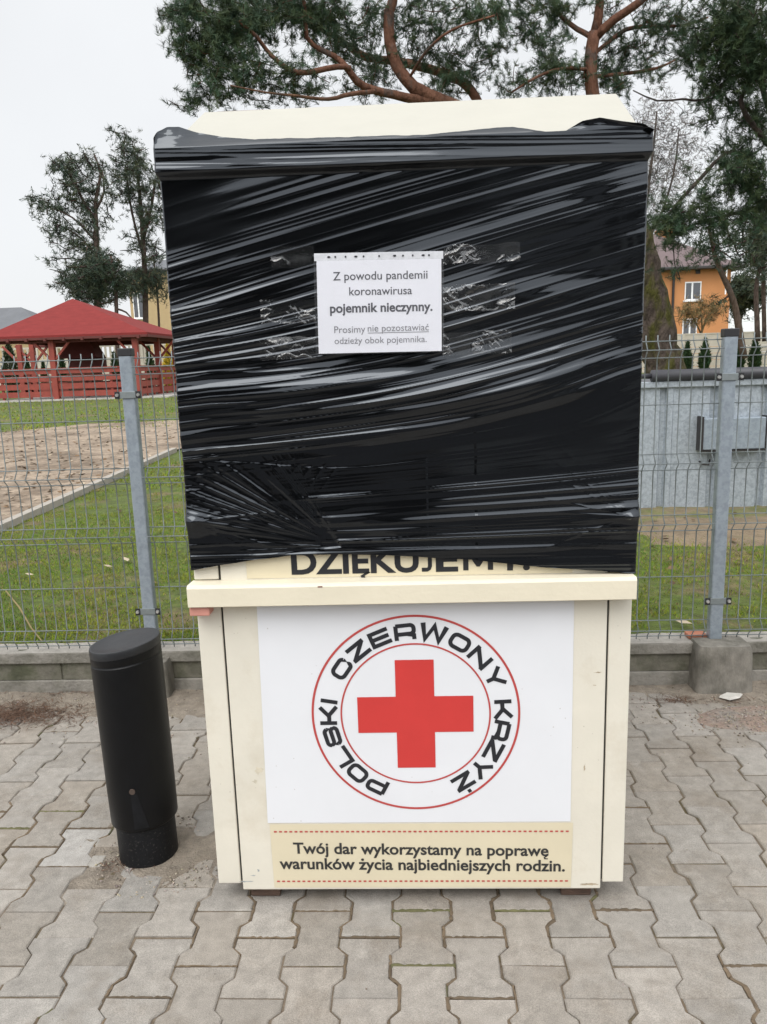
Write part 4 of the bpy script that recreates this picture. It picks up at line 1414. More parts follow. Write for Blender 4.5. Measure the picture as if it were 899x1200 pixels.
pan = None
pan_labels = ['welded wire mesh panel standing between the camera and the red roofed gazebo', 'welded wire mesh panel behind the container', 'welded wire mesh panel in front of the steel bin, beyond the big footing']
for i in range(3):
    cx = (PX[i] + PX[i + 1]) / 2
    if pan is None:
        pan = obj('wire_fence', fence_panel_mesh(PX[1] - PX[0] - 0.066), M['galv_wire'], smooth=True)
        pan.location = (cx, YFN, 0); pl_o = pan
    else:
        pl_o = pan.copy(); COL.objects.link(pl_o); pl_o.location = (cx, YFN, 0)
    tag(pl_o, pan_labels[i], 'fence', 'welded mesh fence panels')

post_labels = {1: 'galvanised fence post standing behind the black bollard', 2: 'galvanised fence post rising from the big concrete footing'}
proto = None
for i in (1, 2):
    if proto is None:
        proto = thing('fence_post', post_labels[i], 'fence post', (PX[i], YFN, 0.2), 'galvanised fence posts')
        L0 = Vector((PX[i], YFN, 0))
        b = MB(); b.rbox(L0 + Vector((-0.0285, -0.022, 0.12)), L0 + Vector((0.0285, 0.022, 1.575)), 0.006)
        obj('post_tube', b, M['galv_post'], proto)
        b = MB(); b.rbox(L0 + Vector((-0.031, -0.0245, 1.567)), L0 + Vector((0.031, 0.0245, 1.602)), 0.004)
        obj('post_cap', b, M['black_plastic'], proto)
        for z in (1.40, 0.405):
            b = MB()
            b.rbox(L0 + Vector((-0.058, -0.0275, z - 0.015)), L0 + Vector((0.058, -0.0222, z + 0.015)), 0.002)
            cl = obj('clamp', b, M['galv_wire'], proto)
            for s in (-1, 1):
                b = MB(); b.tube([L0 + Vector((s * 0.047, -0.0275, z)), L0 + Vector((s * 0.047, -0.036, z))], [0.0085, 0.0065], 10)
                obj('bolt', b, M['bolt'], cl)
                b = MB(); b.box2(L0 + Vector((s * 0.035, -0.0275, z - 0.016)), L0 + Vector((s * 0.058, -0.0285, z + 0.016)))
                obj('clamp_plate', b, M['black_plastic'], cl)
    else:
        dup(proto, (PX[i], YFN, 0.2), post_labels[i], 'galvanised fence posts')

# concrete plinth slabs under the fence: rim, sunk field, lower rim
def plinth(x0, x1, lab):
    w = x1 - x0
    mb = MB()
    Y0 = 3.375
    mb.rbox((x0, Y0 + 0.012, -0.05), (x1, Y0 + 0.05, 0.212), 0.003)
    rim = MB()
    rim.rbox((x0, Y0 - 0.012, 0.160), (x1, Y0 + 0.0120, 0.213), 0.005)
    rim.rbox((x0, Y0 - 0.004, -0.05), (x1, Y0 + 0.0120, 0.072), 0.004)
    n = max(2, int(round(w / 0.42)))
    for k in range(n):
        a = x0 + w * k / n
        mb.rbox((a + 0.006, Y0 + 0.005, 0.0725), (a + w / n - 0.006, Y0 + 0.0122, 0.159), 0.003)
    for a in (x0, x1 - 0.09):
        rim.rbox((a, Y0 - 0.008, 0.073), (a + 0.09, Y0 + 0.0118, 0.1595), 0.003)
    root = thing('fence_plinth', lab, 'plinth slab', ((x0 + x1) / 2, Y0, 0), 'concrete plinth slabs under the fence')
    obj('slab', mb, M['concrete_dirty'], root)
    obj('slab_rim', rim, M['concrete'], root)
    b = MB()
    xs = np.linspace(x0, x1, 140); ys = np.linspace(Y0 - 0.010, Y0 + 0.12, 14)
    X, Y = np.meshgrid(xs, ys)
    Z = 0.2135 + 0.012 * (fbm(X * 9, Y * 9, 12) - 0.35) * sstep(Y0 + 0.005, Y0 + 0.04, Y)
    b.grid(np.stack([X, Y, Z], -1))
    obj('mortar_top', b, M['concrete_cap'], root, smooth=True)


plinth(PX[0] + 0.03, PX[1] - 0.012, 'weathered concrete plinth slab between the brown needle litter and the lawn')
plinth(PX[1] - 0.010, PX[2] - 0.012, 'mossy concrete plinth slab running behind the container')
plinth(PX[2] - 0.010, PX[3], 'mossy concrete plinth slab on the far side of the big footing from the container')


def footing(cx, w, d, h, yc, lab, seed, taper=0.9):
    nz, na = 12, 48
    vs, fs = [], []
    for j in range(nz + 1):
        t = j / nz
        z = -0.05 + (h + 0.05) * t
        k = 1.0 - (1 - taper) * t
        rr = 1.0 if t < 0.9 else 1 - 0.06 * ((t - 0.9) / 0.1) ** 2
        for i in range(na):
            a = 2 * math.pi * i / na
            ca, sa = math.cos(a), math.sin(a)
            e = 0.26
            x = math.copysign(abs(ca) ** e, ca) * w / 2
            y = math.copysign(abs(sa) ** e, sa) * d / 2
            nn = 1 + 0.018 * (float(fbm(a * 2.2 + 3, z * 14, seed)) - 0.5)
            vs.append((cx + x * k * rr * nn, yc + y * k * rr * nn, z))
    for j in range(nz):
        for i in range(na):
            i2 = (i + 1) % na
            fs.append((j * na + i, j * na + i2, (j + 1) * na + i2, (j + 1) * na + i))
    fs.append(tuple(nz * na + i for i in range(na)))
    mb = MB().add(vs, fs)
    o = obj('concrete_footing', mb, M['foot'], smooth=True, flat_angle=50)
    tag(o, lab, 'footing', 'concrete footings at the fence posts')


footing(1.362, 0.262, 0.17, 0.225, 3.345, 'big rounded concrete footing at the foot of the post by the steel bin', 5)
footing(-1.235, 0.17, 0.13, 0.185, 3.345, 'smaller concrete footing half hidden behind the black bollard', 8)

# stones
b = MB(); q = atz(857, 817, 0.01)
b.add([(q.x - .055, q.y - .005, .012), (q.x - .02, q.y - .035, .012), (q.x + .03, q.y - .018, .014), (q.x + .058, q.y + .02, .013), (q.x - .01, q.y + .03, .014),
       (q.x - .05, q.y - .002, .020), (q.x - .018, q.y - .025, .022), (q.x + .026, q.y - .012, .021), (q.x + .048, q.y + .018, .020), (q.x - .01, q.y + .024, .022)],
      [(5, 6, 7, 8, 9), (0, 1, 6, 5), (1, 2, 7, 6), (2, 3, 8, 7), (3, 4, 9, 8), (4, 0, 5, 9)])
o = obj('stone', b, M['white_stone']); tag(o, 'flat white stone lying on the sand in front of the big footing', 'stone')
b = MB(); q = aty(818, 749, 3.42)
b.rbox((q.x - 0.05, 3.40, 0.217), (q.x + 0.035, 3.46, 0.236), 0.004)
o = obj('brick_shard', b, M['red_tile']); tag(o, 'terracotta shard on the plinth beside the post that rises from the big footing', 'brick shard')
b = MB()
pts = [atl(8, 700) + Vector((0, 0, .04)), atl(24, 722) + Vector((0, 0, .05)), atl(38, 745) + Vector((0, 0, .04)), atl(50, 758) + Vector((0, 0, .03))]
b.tube(pts, [0.004, 0.005, 0.004, 0.003], 5)
o = obj('dry_stalk', b, M['twig_yellow']); tag(o, 'dry bent stalk lying in the grass near the kerb of the gravel yard', 'stalk')

# ================================================================== STEEL BIN behind the fence at the right
binr = thing('steel_bin', 'large galvanised steel bin with a black rim and ribbed wall behind the mesh fence', 'bin', (3.0, 6.9, 0.24))
gx0, gx1, gy0, gy1 = 1.45, 4.6, 6.36, 8.2
b = MB()
# ribbed front wall
prof = []
x = gx0
while x < gx1:
    prof += [(x, 0), (x + 0.15, 0), (x + 0.165, 0.028), (x + 0.20, 0.028), (x + 0.215, -0.012), (x + 0.25, -0.012), (x + 0.262, 0)]
    x += 0.40
prof.append((gx1, 0))
vs = []
for x, dy in prof:
    vs += [(x, gy0 + dy, 0.235), (x, gy0 + dy, 1.245)]
b.add(vs, [(2 * i, 2 * i + 2, 2 * i + 3, 2 * i + 1) for i in range(len(prof) - 1)])
b.box2((gx0, gy0 + 0.03, 0.235), (gx1, gy1, 1.24))
obj('wall', b, M['galv'], binr)
b = MB(); b.rbox((gx0, gy0 - 0.03, 1.242), (gx1, gy0 + 0.04, 1.292), 0.006)
obj('top_rail', b, M['galv'], binr)
b = MB(); b.tube([(gx0 + 0.47, gy0 - 0.02, 1.338), (gx1, gy0 - 0.02, 1.338)], 0.047, 14)
b.tube([(gx0, gy0 - 0.02, 1.335), (gx0 + 0.47, gy0 - 0.02, 1.338)], 0.02, 10)
M['rim'] = mat('dark_rubber_rim', (0.045, 0.045, 0.053), 0.5, 0.2, 8)
rl = obj('rim_roll', b, M['rim'], binr, smooth=True)
b = MB(); b.box2((gx0, gy0 + 0.045, 1.2405), (gx1, gy1, 1.262))
obj('lid', b, M['grey_roof'], binr)
h0, h1 = aty(817, 488, gy0), aty(890, 524, gy0)
b = MB(); b.rbox((h0.x + 0.02, gy0 - 0.10, h1.z), (h1.x, gy0 - 0.002, h0.z - 0.012), 0.006)
bx = obj('hatch_box', b, M['galv_post'], binr)
b = MB(); b.box2((h0.x, gy0 - 0.11, h1.z - 0.008), (h0.x + 0.018, gy0 - 0.004, h0.z + 0.004))
b.box2((h0.x + 0.02, gy0 - 0.104, h1.z - 0.014), (h1.x + 0.006, gy0 - 0.004, h1.z - 0.004))
b.box2((h1.x + 0.0005, gy0 - 0.104, h1.z), (h1.x + 0.007, gy0 - 0.004, h0.z))
obj('hatch_trim', b, M['dark_trim'], bx)
b = MB(); b.tube([(h0.x + 0.03, gy0 - 0.01, h1.z - 0.10), (h0.x + 0.05, gy0 - 0.03, h1.z - 0.125), (h0.x + 0.10, gy0 - 0.03, h1.z - 0.13), (h0.x + 0.115, gy0 - 0.01, h1.z - 0.09)], 0.008, 8)
obj('handle', b, M['dark_trim'], binr, smooth=True)
b = MB(); q = aty(846, 473, gy0)
b.rbox((q.x - 0.03, gy0 - 0.035, q.z - 0.03), (q.x + 0.05, gy0 - 0.002, q.z + 0.05), 0.006)
obj('latch', b, M['dark_trim'], binr)

# ================================================================== GAZEBO
def gazebo():
    Y0 = 28.0
    eR, eL = aty(172, 389, Y0), aty(-22, 394, Y0)
    gz = float(lawn_z(Y0)) + 0.02
    root = thing('gazebo', 'open wooden gazebo with a red pyramid roof and red slatted railings beyond the gravel yard', 'gazebo', (-13.2, 31, gz))
    xa, xb = eL.x, eR.x
    W_ = xb - xa
    ze = eR.z
    ap = aty(85, 350, Y0 + 2.4)
    back = Y0 + 5.2
    mb = MB()
    A = (ap.x, ap.y, ap.z)
    v = [(xa, Y0, ze), (xb, Y0, ze), (xb + 0.1, back, ze), (xa, back, ze), A,
         (xa, Y0, ze - 0.10), (xb, Y0, ze - 0.10), (xb + 0.1, back, ze - 0.10), (xa, back, ze - 0.10)]
    mb.add(v, [(0, 1, 4), (1, 2, 4), (2, 3, 4), (3, 0, 4), (0, 5, 6, 1), (1, 6, 7, 2), (2, 7, 8, 3), (3, 8, 5, 0), (8, 7, 6, 5)])
    rf = obj('roof', mb, M['red_shingle'], root)
    mb = MB()
    for (i, j) in ((0, 1), (1, 2), (2, 3), (3, 0)):
        a, c = Vector(v[i + 5]), Vector(v[j + 5])
        mb.tube([a + Vector((0, 0, -0.02)), c + Vector((0, 0, -0.02))], 0.06, 4)
    for k in range(9):
        x = xa + 0.3 + (W_ - 0.6) * k / 8
        mb.box((x, Y0 + 0.02, ze - 0.16), (0.09, 0.25, 0.10))
    obj('eave', mb, M['dark_red_wood'], rf)
    xs = [aty(-32, 469, Y0).x, aty(65, 470, Y0 + 0.1).x, aty(162, 467, Y0 + 0.1).x]
    zt = ze - 0.10
    fposts = [(xs[0], Y0 + 0.3), (xs[1], Y0 + 0.3), (xs[2], Y0 + 0.3)]
    q = aty(189, 462, 30.9)
    rposts = [(q.x, 30.9), (q.x + 0.06, 33.0)]
    bposts = [(aty(16, 470, 32.0).x, 33.0), (xs[0], 33.0)]
    for (x, y) in fposts + rposts + bposts:
        mb = MB(); mb.rbox((x - 0.10, y - 0.10, gz - 0.05), (x + 0.10, y + 0.10, zt), 0.012)
        p = obj('post', mb, M['red_wood'], root)
        mb = MB()
        for s in (-1, 1):
            if (x, y) == fposts[2] and s > 0:
                continue
            mb.tube([(x + s * 0.10, y, zt - 0.75), (x + s * 0.72, y, zt - 0.06)], 0.055, 4)
        obj('brace', mb, M['red_wood'], p)
    mb = MB()
    mb.box2((xs[0], Y0 + 0.24, zt - 0.16), (xs[2], Y0 + 0.36, zt - 0.002))
    mb.box2((xs[0], 32.94, zt - 0.16), (xs[2], 33.06, zt - 0.002))
    mb.box2((q.x - 0.06, Y0 + 0.4, zt - 0.155), (q.x + 0.06, 33, zt - 0.004))
    obj('beam', mb, M['dark_red_wood'], root)

    def rail(x0, y0, x1, y1):
        mb = MB()
        a, c = Vector((x0, y0, 0)), Vector((x1, y1, 0))
        d = c - a
        ang = Matrix.Rotation(math.atan2(d.y, d.x), 3, 'Z')
        m = (a + c) / 2
        for z, hgt in ((0.22, 0.20), (0.50, 0.20), (0.78, 0.20), (1.03, 0.14)):
            mb.box((m.x, m.y, gz + z), (d.length - 0.2, 0.04, hgt), ang)
        for t in (0.33, 0.67):
            p = a.lerp(c, t)
            mb.box((p.x, p.y + 0.05, gz + 0.55), (0.09, 0.05, 1.1), ang)
        mb.box((m.x, m.y, gz + 1.14), (d.length - 0.2, 0.14, 0.05), ang)
        obj('railing', mb, M['red_wood'], root)
    rail(xs[0], Y0 + 0.3, xs[1], Y0 + 0.3); rail(xs[1], Y0 + 0.3, xs[2], Y0 + 0.3)
    rail(xs[2], Y0 + 0.3, q.x, 30.9); rail(q.x, 30.9, q.x + 0.06, 33.0)
    rail(xs[0], 33.0, bposts[0][0], 33.0); rail(bposts[0][0], 33.0, q.x, 33.0)
    mb = MB(); mb.box2((xa + 0.2, Y0 + 0.05, gz - 0.1), (xb + 0.6, back, gz + 0.04))
    obj('floor_slab', mb, M['slab'], root)
    # brick barbecue with chimney in the middle
    f0 = aty(97, 420, 31.2)
    bb = thing('barbecue', 'dark brick barbecue with a hood standing under the gazebo roof', 'barbecue', (f0.x, 31.2, gz))
    mb = MB(); mb.rbox((f0.x - 0.55, 30.8, gz), (f0.x + 0.55, 31.7, gz + 1.0), 0.02)
    obj('base', mb, M['brick'], bb)
    mb = MB()
    mb.add([(f0.x - 0.75, 30.75, gz + 1.55), (f0.x + 0.75, 30.75, gz + 1.55), (f0.x + 0.75, 31.75, gz + 1.55), (f0.x - 0.75, 31.75, gz + 1.55),
            (f0.x - 0.4, 30.95, gz + 2.35), (f0.x + 0.4, 30.95, gz + 2.35), (f0.x + 0.4, 31.55, gz + 2.35), (f0.x - 0.4, 31.55, gz + 2.35)],
           [(0, 1, 5, 4), (1, 2, 6, 5), (2, 3, 7, 6), (3, 0, 4, 7), (3, 2, 1, 0), (4, 5, 6, 7)])
    mb.box2((f0.x - 0.75, 31.5, gz + 1.0), (f0.x + 0.75, 31.75, gz + 1.549))
    obj('hood', mb, M['dark_red_wood'], bb)
    # table
    mb = MB()
    q2 = aty(150, 440, 30)
    tb = thing('picnic_table', 'dark wooden table under the gazebo roof beside the barbecue', 'table', (q2.x - 0.9, 30.2, gz + 0.04))
    mb.rbox((q2.x - 1.7, 29.8, gz + 0.74), (q2.x - 0.1, 30.6, gz + 0.80), 0.01)
    obj('tabletop', mb, M['dark_red_wood'], tb)
    for dx in (-1.6, -0.2):
        for yy in (29.9, 30.5):
            mb = MB(); mb.box2((q2.x + dx - 0.04, yy - 0.04, gz + 0.04), (q2.x + dx + 0.04, yy + 0.04, gz + 0.739))
            obj('leg', mb, M['dark_red_wood'], tb)


gazebo()

# ================================================================== FAR CONCRETE FENCE
def slab_fence(x0, x1, Y, ztop, lab, balus=True):
    zb = float(lawn_z(Y)) - 0.1
    root = thing('concrete_fence', lab, 'fence', ((x0 + x1) / 2, Y, zb), 'cast concrete fences at the back of the plot')
    n = int((x1 - x0) / 2.1)
    mb, pm = MB(), MB()
    for k in range(n):
        a, c = x0 + (x1 - x0) * k / n, x0 + (x1 - x0) * (k + 1) / n
        H = ztop - zb
        for j in range(4):
            mb.box2((a + 0.07, Y - 0.03, zb + H * 0.17 * j), (c - 0.07, Y + 0.03, zb + H * 0.17 * (j + 1) - 0.015))
        za, zc = zb + H * 0.68, zb + H
        if balus:
            mb.box2((a + 0.07, Y - 0.03, zc - 0.10), (c - 0.07, Y + 0.03, zc)); mb.box2((a + 0.07, Y - 0.03, za), (c - 0.07, Y + 0.03, za + 0.10))
            for q in range(9):
                bx_ = a + 0.15 + (c - a - 0.3) * q / 8
                mb.box2((bx_ - 0.05, Y - 0.028, za + 0.101), (bx_ + 0.05, Y + 0.028, zc - 0.101))
        else:
            mb.box2((a + 0.07, Y - 0.03, za), (c - 0.07, Y + 0.03, zc))
            mb.box2((a + 0.07, Y - 0.05, zc + 0.001), (c - 0.07, Y + 0.05, zc + 0.06))
        pm = MB(); pm.box2((a - 0.068, Y - 0.08, zb), (a + 0.068, Y + 0.08, ztop + 0.05))
        obj('post', pm, M['pale_fence'], root)
    obj('panels', mb, M['pale_fence'], root)


slab_fence(-26, -9.5, 41.0, aty(40, 407, 41).z, 'pale cast concrete fence with balusters behind the gazebo')
slab_fence(9.0, 24, 39.0, aty(880, 390, 39).z, 'pale cast concrete fence in front of the orange house', balus=False)
slab_fence(-9.3, 8.9, 41.0, aty(190, 407, 41).z, 'pale cast concrete fence hidden mostly behind the container')


# ================================================================== HOUSES
def hip_house(name, lab, x0, x1, y0, y1, zb, ze, zr, wall_m, roof_m, over=0.6, seams=True):
    root = thing(name, lab, 'house', ((x0 + x1) / 2, (y0 + y1) / 2, zb))
    mb = MB(); mb.box2((x0, y0, zb), (x1, y1, ze))
    wl_ = obj('wall', mb, wall_m, root)
    mb = MB()
    a, c, d, e = x0 - over, x1 + over, y0 - over, y1 + over
    hw = min(c - a, e - d) / 2
    ym = (d + e) / 2
    r0, r1 = (a + hw, ym, zr), (c - hw, ym, zr)
    if c - a < e - d:
        r0, r1 = ((a + c) / 2, d + hw, zr), ((a + c) / 2, e - hw, zr)
        fs = [(0, 1, 4), (1, 2, 5, 4), (2, 3, 5), (3, 0, 4, 5)]
    else:
        fs = [(0, 1, 5, 4), (1, 2, 5), (2, 3, 4, 5), (3, 0, 4)]
    zo = ze + 0.02
    mb.add([(a, d, zo), (c, d, zo), (c, e, zo), (a, e, zo), r0, r1], fs + [(3, 2, 1, 0)])
    if seams:
        n = int((c - a) / 0.6)
        for k in range(1, n):
            x = a + (c - a) * k / n
            t = 1.0
            if x < r0[0]: t = (x - a) / (r0[0] - a)
            if x > r1[0]: t = (c - x) / (c - r1[0])
            mb.tube([(x, d, zo + 0.03), (x, d + (ym - d) * t, zo + 0.03 + (zr - zo) * t)], 0.065, 4)
    rf = obj('roof', mb, roof_m, root)
    mb = MB()
    for (p, q) in (((a, d), (c, d)), ((c, d), (c, e)), ((a, e), (a, d))):
        mb.tube([(p[0], p[1], zo), (q[0], q[1], zo)], 0.10, 6)
    obj('gutter', mb, M['dark_trim'], rf)
    return root, wl_, rf


def window(root, xc, zc, w, h, Y, mullion=0.45, blind=False):
    mb = MB()
    mb.box2((xc - w / 2, Y - 0.03, zc - h / 2), (xc + w / 2, Y + 0.02, zc + h / 2))
    fr = obj('window', mb, M['white_frame'], root)
    mb = MB()
    ms = xc - w / 2 + w * mullion
    for (a, c) in ((xc - w / 2 + 0.06, ms - 0.05), (ms + 0.05, xc + w / 2 - 0.06)):
        mb.box2((a, Y - 0.036, zc - h / 2 + 0.07), (c, Y - 0.031, zc + h / 2 - 0.07))
    obj('pane', mb, M['glass'], fr)
    mb = MB(); mb.box2((xc - w / 2 - 0.08, Y - 0.12, zc - h / 2 - 0.08), (xc + w / 2 + 0.08, Y - 0.001, zc - h / 2 - 0.002))
    obj('sill', mb, M['white_frame'], fr)


HY = 46.0
hL, hR = aty(700, 330, HY), aty(857, 315, HY)
hz = float(lawn_z(HY))
ze = aty(800, 316, HY).z
house, hw_, hrf = hip_house('orange_house', 'orange rendered house with a brown hipped sheet roof behind the leaning mossy trunk', hL.x - 1, hR.x, HY, HY + 10, hz, ze, aty(770, 268, HY + 5).z, M['orange_wall'], M['brown_roof'])
wq = aty(812, 341, HY)
window(house, wq.x, wq.z, 18 / 901 * HY, 20 / 901 * HY, HY)
wq = aty(808, 385, HY)
window(house, wq.x, wq.z, 16 / 901 * HY, 22 / 901 * HY, HY, 0.5)
mb = MB(); q0_ = aty(790, 318, HY - 0.1); mb.tube([q0_, (q0_.x, q0_.y, hz)], 0.07, 8)
obj('downpipe', mb, M['dark_trim'], house)
mb = MB(); q0_ = aty(818, 317, HY - 0.02); mb.box2((q0_.x - 0.12, HY - 0.06, q0_.z - 0.18), (q0_.x + 0.12, HY - 0.002, q0_.z + 0.18))
obj('vent', mb, M['dark_trim'], house)
mb = MB(); q0_ = aty(852, 313, HY - 0.5); q1_ = aty(850, 345, HY - 0.5); mb.tube([q0_, q1_], 0.04, 6)
obj('pole', mb, M['white_frame'], house)
mb = MB(); q0_ = aty(777, 280, HY + 4); mb.rbox((q0_.x - 0.45, HY + 3.5, q0_.z - 1.5), (q0_.x + 0.45, HY + 4.3, q0_.z + 0.5), 0.03)
obj('chimney', mb, M['orange_wall'], hrf)

# ochre building behind the left pines, grey roofed house at the far left
OY = 60.0
a_, c_ = aty(152, 350, OY), aty(330, 330, OY)
oh, _, _ = hip_house('ochre_house', 'ochre rendered house partly hidden by the pines behind the gazebo', a_.x, c_.x, OY, OY + 9, 0.77, aty(190, 318, OY).z, aty(190, 285, OY).z, M['yellow_wall'], M['grey_roof'], 0.5, False)
wq = aty(163, 358, OY); window(oh, wq.x, wq.z, 0.9, 1.9, OY)
GY = 70.0
a_, c_ = aty(-120, 400, GY), aty(58, 400, GY)
gh, _, _ = hip_house('grey_roofed_house', 'low house with a dark grey roof peeping over the outer end of the gazebo roof', a_.x, c_.x, GY, GY + 9, 0.77, aty(20, 392, GY).z, aty(20, 355, GY).z, M['yellow_wall'], M['grey_roof'], 0.6, False)

# white printed boards beyond the right fence
for (pa, pb_, pt, pbm, YY, lab) in ((856, 884, 361, 381, 62, 'white board with grey print seen above the concrete fence beside the curved pine'),
                                    (888, 930, 362, 381, 66, 'plain white board without print seen above the concrete fence')):
    a, c = aty(pa, pt, YY), aty(pb_, pbm, YY)
    root = thing('advertising_board', lab, 'board', ((a.x + c.x) / 2, YY, 0.77))
    mb = MB(); mb.rbox((a.x, YY, c.z - 0.8), (c.x, YY + 0.1, a.z), 0.02)
    obj('board_panel', mb, M['board'] if pa < 880 else M['white_frame'], root)
    mb = MB()
    for t in (0.15, 0.85):
        x = a.x + (c.x - a.x) * t
        mb.box2((x - 0.06, YY + 0.101, 0.7), (x + 0.06, YY + 0.2, a.z - 0.1))
    obj('support', mb, M['dark_trim'], root)


# ================================================================== TREES
def ellipsoid_targets(blobs, r, sc_depth=1.0, jitter=0.0):
    """blobs: (px, py, rx, ry, Y, count[, depth half-width])"""
    T = []
    for bl in blobs:
        px, py, rx, ry, Y, n = bl[:6]
        c = aty(px, py, Y)
        k = Y / F_PX
        dr = bl[6] if len(bl) > 6 else max(rx, ry) * k * 0.9
        cnt = 0
        while cnt < n:
            u = r.normal(0, 1, 3); u /= np.linalg.norm(u)
            rad = r.uniform(0, 1) ** 0.45
            p = np.array([c.x + u[0] * rad * rx * k, c.y + u[1] * rad * dr, c.z + u[2] * rad * ry * k])
            T.append(p); cnt += 1
    return np.array(T)


def needle_tufts(C, Dv, n_per, length, width, r, spread=1.0, col=(0.035, 0.06, 0.035), var=0.35, tone=None):
    m = len(C)
    C = np.repeat(C, n_per, 0); Dv = np.repeat(Dv, n_per, 0)
    N = len(C)
    rnd = r.normal(0, 1, (N, 3)); rnd /= np.linalg.norm(rnd, axis=1)[:, None] + 1e-9
    d = Dv + rnd * spread; d /= np.linalg.norm(d, axis=1)[:, None] + 1e-9
    L = length * r.uniform(0.6, 1.25, N)[:, None]
    side = np.cross(d, r.normal(0, 1, (N, 3))); side /= np.linalg.norm(side, axis=1)[:, None] + 1e-9
    w = width * r.uniform(0.7, 1.3, N)[:, None] / 2
    base = C - Dv * length * r.uniform(0, 1.0, N)[:, None]
    V = np.stack([base - side * w, base + side * w, base + d * L], 1).reshape(-1, 3)
    Fc = np.arange(3 * N).reshape(N, 3)
    tuft = np.repeat(r.uniform(1 - var, 1 + var, m), n_per) if tone is None else np.repeat(tone, n_per)
    warm = np.repeat(r.uniform(0.85, 1.25, m), n_per)
    cc = np.array(col)[None] * tuft[:, None]
    cc = cc * np.stack([warm, np.ones(N), 2 - warm], -1)
    return V, Fc, np.clip(cc, 0, 1)


def smooth_path(pts, rad, step):
    """catmull-rom resample"""
    P = [np.array(p, float) for p in pts]
    P = [2 * P[0] - P[1]] + P + [2 * P[-1] - P[-2]]
    out, rr = [], []
    for i in range(1, len(P) - 2):
        n = max(2, int(np.linalg.norm(P[i + 1] - P[i]) / step))
        for k in range(n):
            t = k / n
            a, b_, c, d = P[i - 1], P[i], P[i + 1], P[i + 2]
            out.append(0.5 * ((2 * b_) + (-a + c) * t + (2 * a - 5 * b_ + 4 * c - d) * t * t + (-a + 3 * b_ - 3 * c + d) * t ** 3))
            rr.append(rad[i - 1] * (1 - t) + rad[i] * t)
    out.append(P[-2]); rr.append(rad[-1])
    return np.array(out), np.array(rr)


def tree(name, label, cat, base, limbs, blobs, seed, step=0.12, twig_r=(0.012, 0.004), tufts_per=3, n_needles=22, nlen=0.09, nwid=0.005,
         ncol=(0.03, 0.055, 0.032), bark=None, droop=0.05, leaf_m='needles', group=None, spread=1.0, rough=0.0, barkcol=None, tuft_step=0.09, bare=False, maxlen=3.0, twig_m=None, trunk_m=None):
    r = np.random.default_rng(seed)
    root = thing(name, label, cat, base, group)
    mb = MB()
    skel = []
    bark_base = barkcol or (lambda z: (0.15, 0.075, 0.045))
    for li, (pts, rad) in enumerate(limbs):
        if li == 1 and trunk_m:
            obj('trunk', mb, trunk_m, root, smooth=True)
            mb = MB()
        P, rr = smooth_path(pts, rad, step)
        if rough:
            P[1:-1] += r.normal(0, rough, (len(P) - 2, 3)) * rr[1:-1, None]
        sides = 12 if rr.max() > 0.06 else 7
        n0 = mb.n
        # colour along the limb
        for i in range(1):
            o = len(mb.f)
            mb.tube(P.tolist(), rr.tolist(), sides)
            cols = []
            for fi in range(o, len(mb.f)):
                ring_i = min((fi - o) // sides, len(P) - 1)
                c = bark_base(P[ring_i])
                k = r.uniform(0.88, 1.12)
                cols.append(tuple(x * k for x in c))
            mb.c[o:] = cols
        skel.append(P)
    S = np.concatenate(skel)
    T = ellipsoid_targets(blobs, r)
    d0 = np.array([np.min(np.linalg.norm(S - t, axis=1)) for t in T])
    order = np.argsort(d0)
    Sbuf = np.zeros((len(S) + len(T) * 10, 3)); Sbuf[:len(S)] = S; ns = len(S)
    tc, td = [], []
    tw = MB()
    for i in order:
        t = T[i]
        dd = np.linalg.norm(Sbuf[:ns] - t, axis=1)
        j = int(np.argmin(dd))
        s = Sbuf[j]; L = dd[j]
        if L < 0.04 or L > maxlen:
            if L > maxlen:
                continue
        n = max(3, min(7, int(L / 0.12) + 2))
        ctrl = (s + t) / 2 + r.normal(0, 0.10 * L, 3) + np.array([0, 0, -droop * L])
        ts = np.linspace(0, 1, n)[:, None]
        P = (1 - ts) ** 2 * s + 2 * ts * (1 - ts) * ctrl + ts ** 2 * t
        r0 = twig_r[1] + (twig_r[0] - twig_r[1]) * min(1, L / 0.8)
        tw.tube(P.tolist(), np.linspace(r0, twig_r[1], n).tolist(), 3, cap=False, col=tuple(x * r.uniform(.4, .8) for x in bark_base(t)))
        Sbuf[ns:ns + n - 1] = P[1:]; ns += n - 1
        e = P[-1] - P[-2]; e /= np.linalg.norm(e) + 1e-9
        for k in range(tufts_per):
            q = P[-1] - e * k * tuft_step + r.normal(0, tuft_step * 0.35, 3)
            tc.append(q); td.append(e + np.array([0, 0, 0.25]) + r.normal(0, 0.25, 3))
    o_ = mb.n
    mb.v += tw.v; mb.f += [tuple(i + o_ for i in f) for f in tw.f]; mb.c += tw.c; mb.n += tw.n
    obj('limbs' if trunk_m else 'trunk', mb, bark or M['bark_orange'], root, smooth=True)
    if not bare:
        td = np.array(td); td /= np.linalg.norm(td, axis=1)[:, None]
        V, Fc, C = needle_tufts(np.array(tc), td, n_needles, nlen, nwid, r, spread, ncol)
        np_obj('crown', V, Fc, M[leaf_m], C, parent=root)
    return root


def px_path(lst):
    """list of (px, py, Y, width_px) -> points, radii"""
    return [tuple(aty(a, b_, Y)) for a, b_, Y, w in lst], [w * Y / F_PX / 2 for a, b_, Y, w in lst]


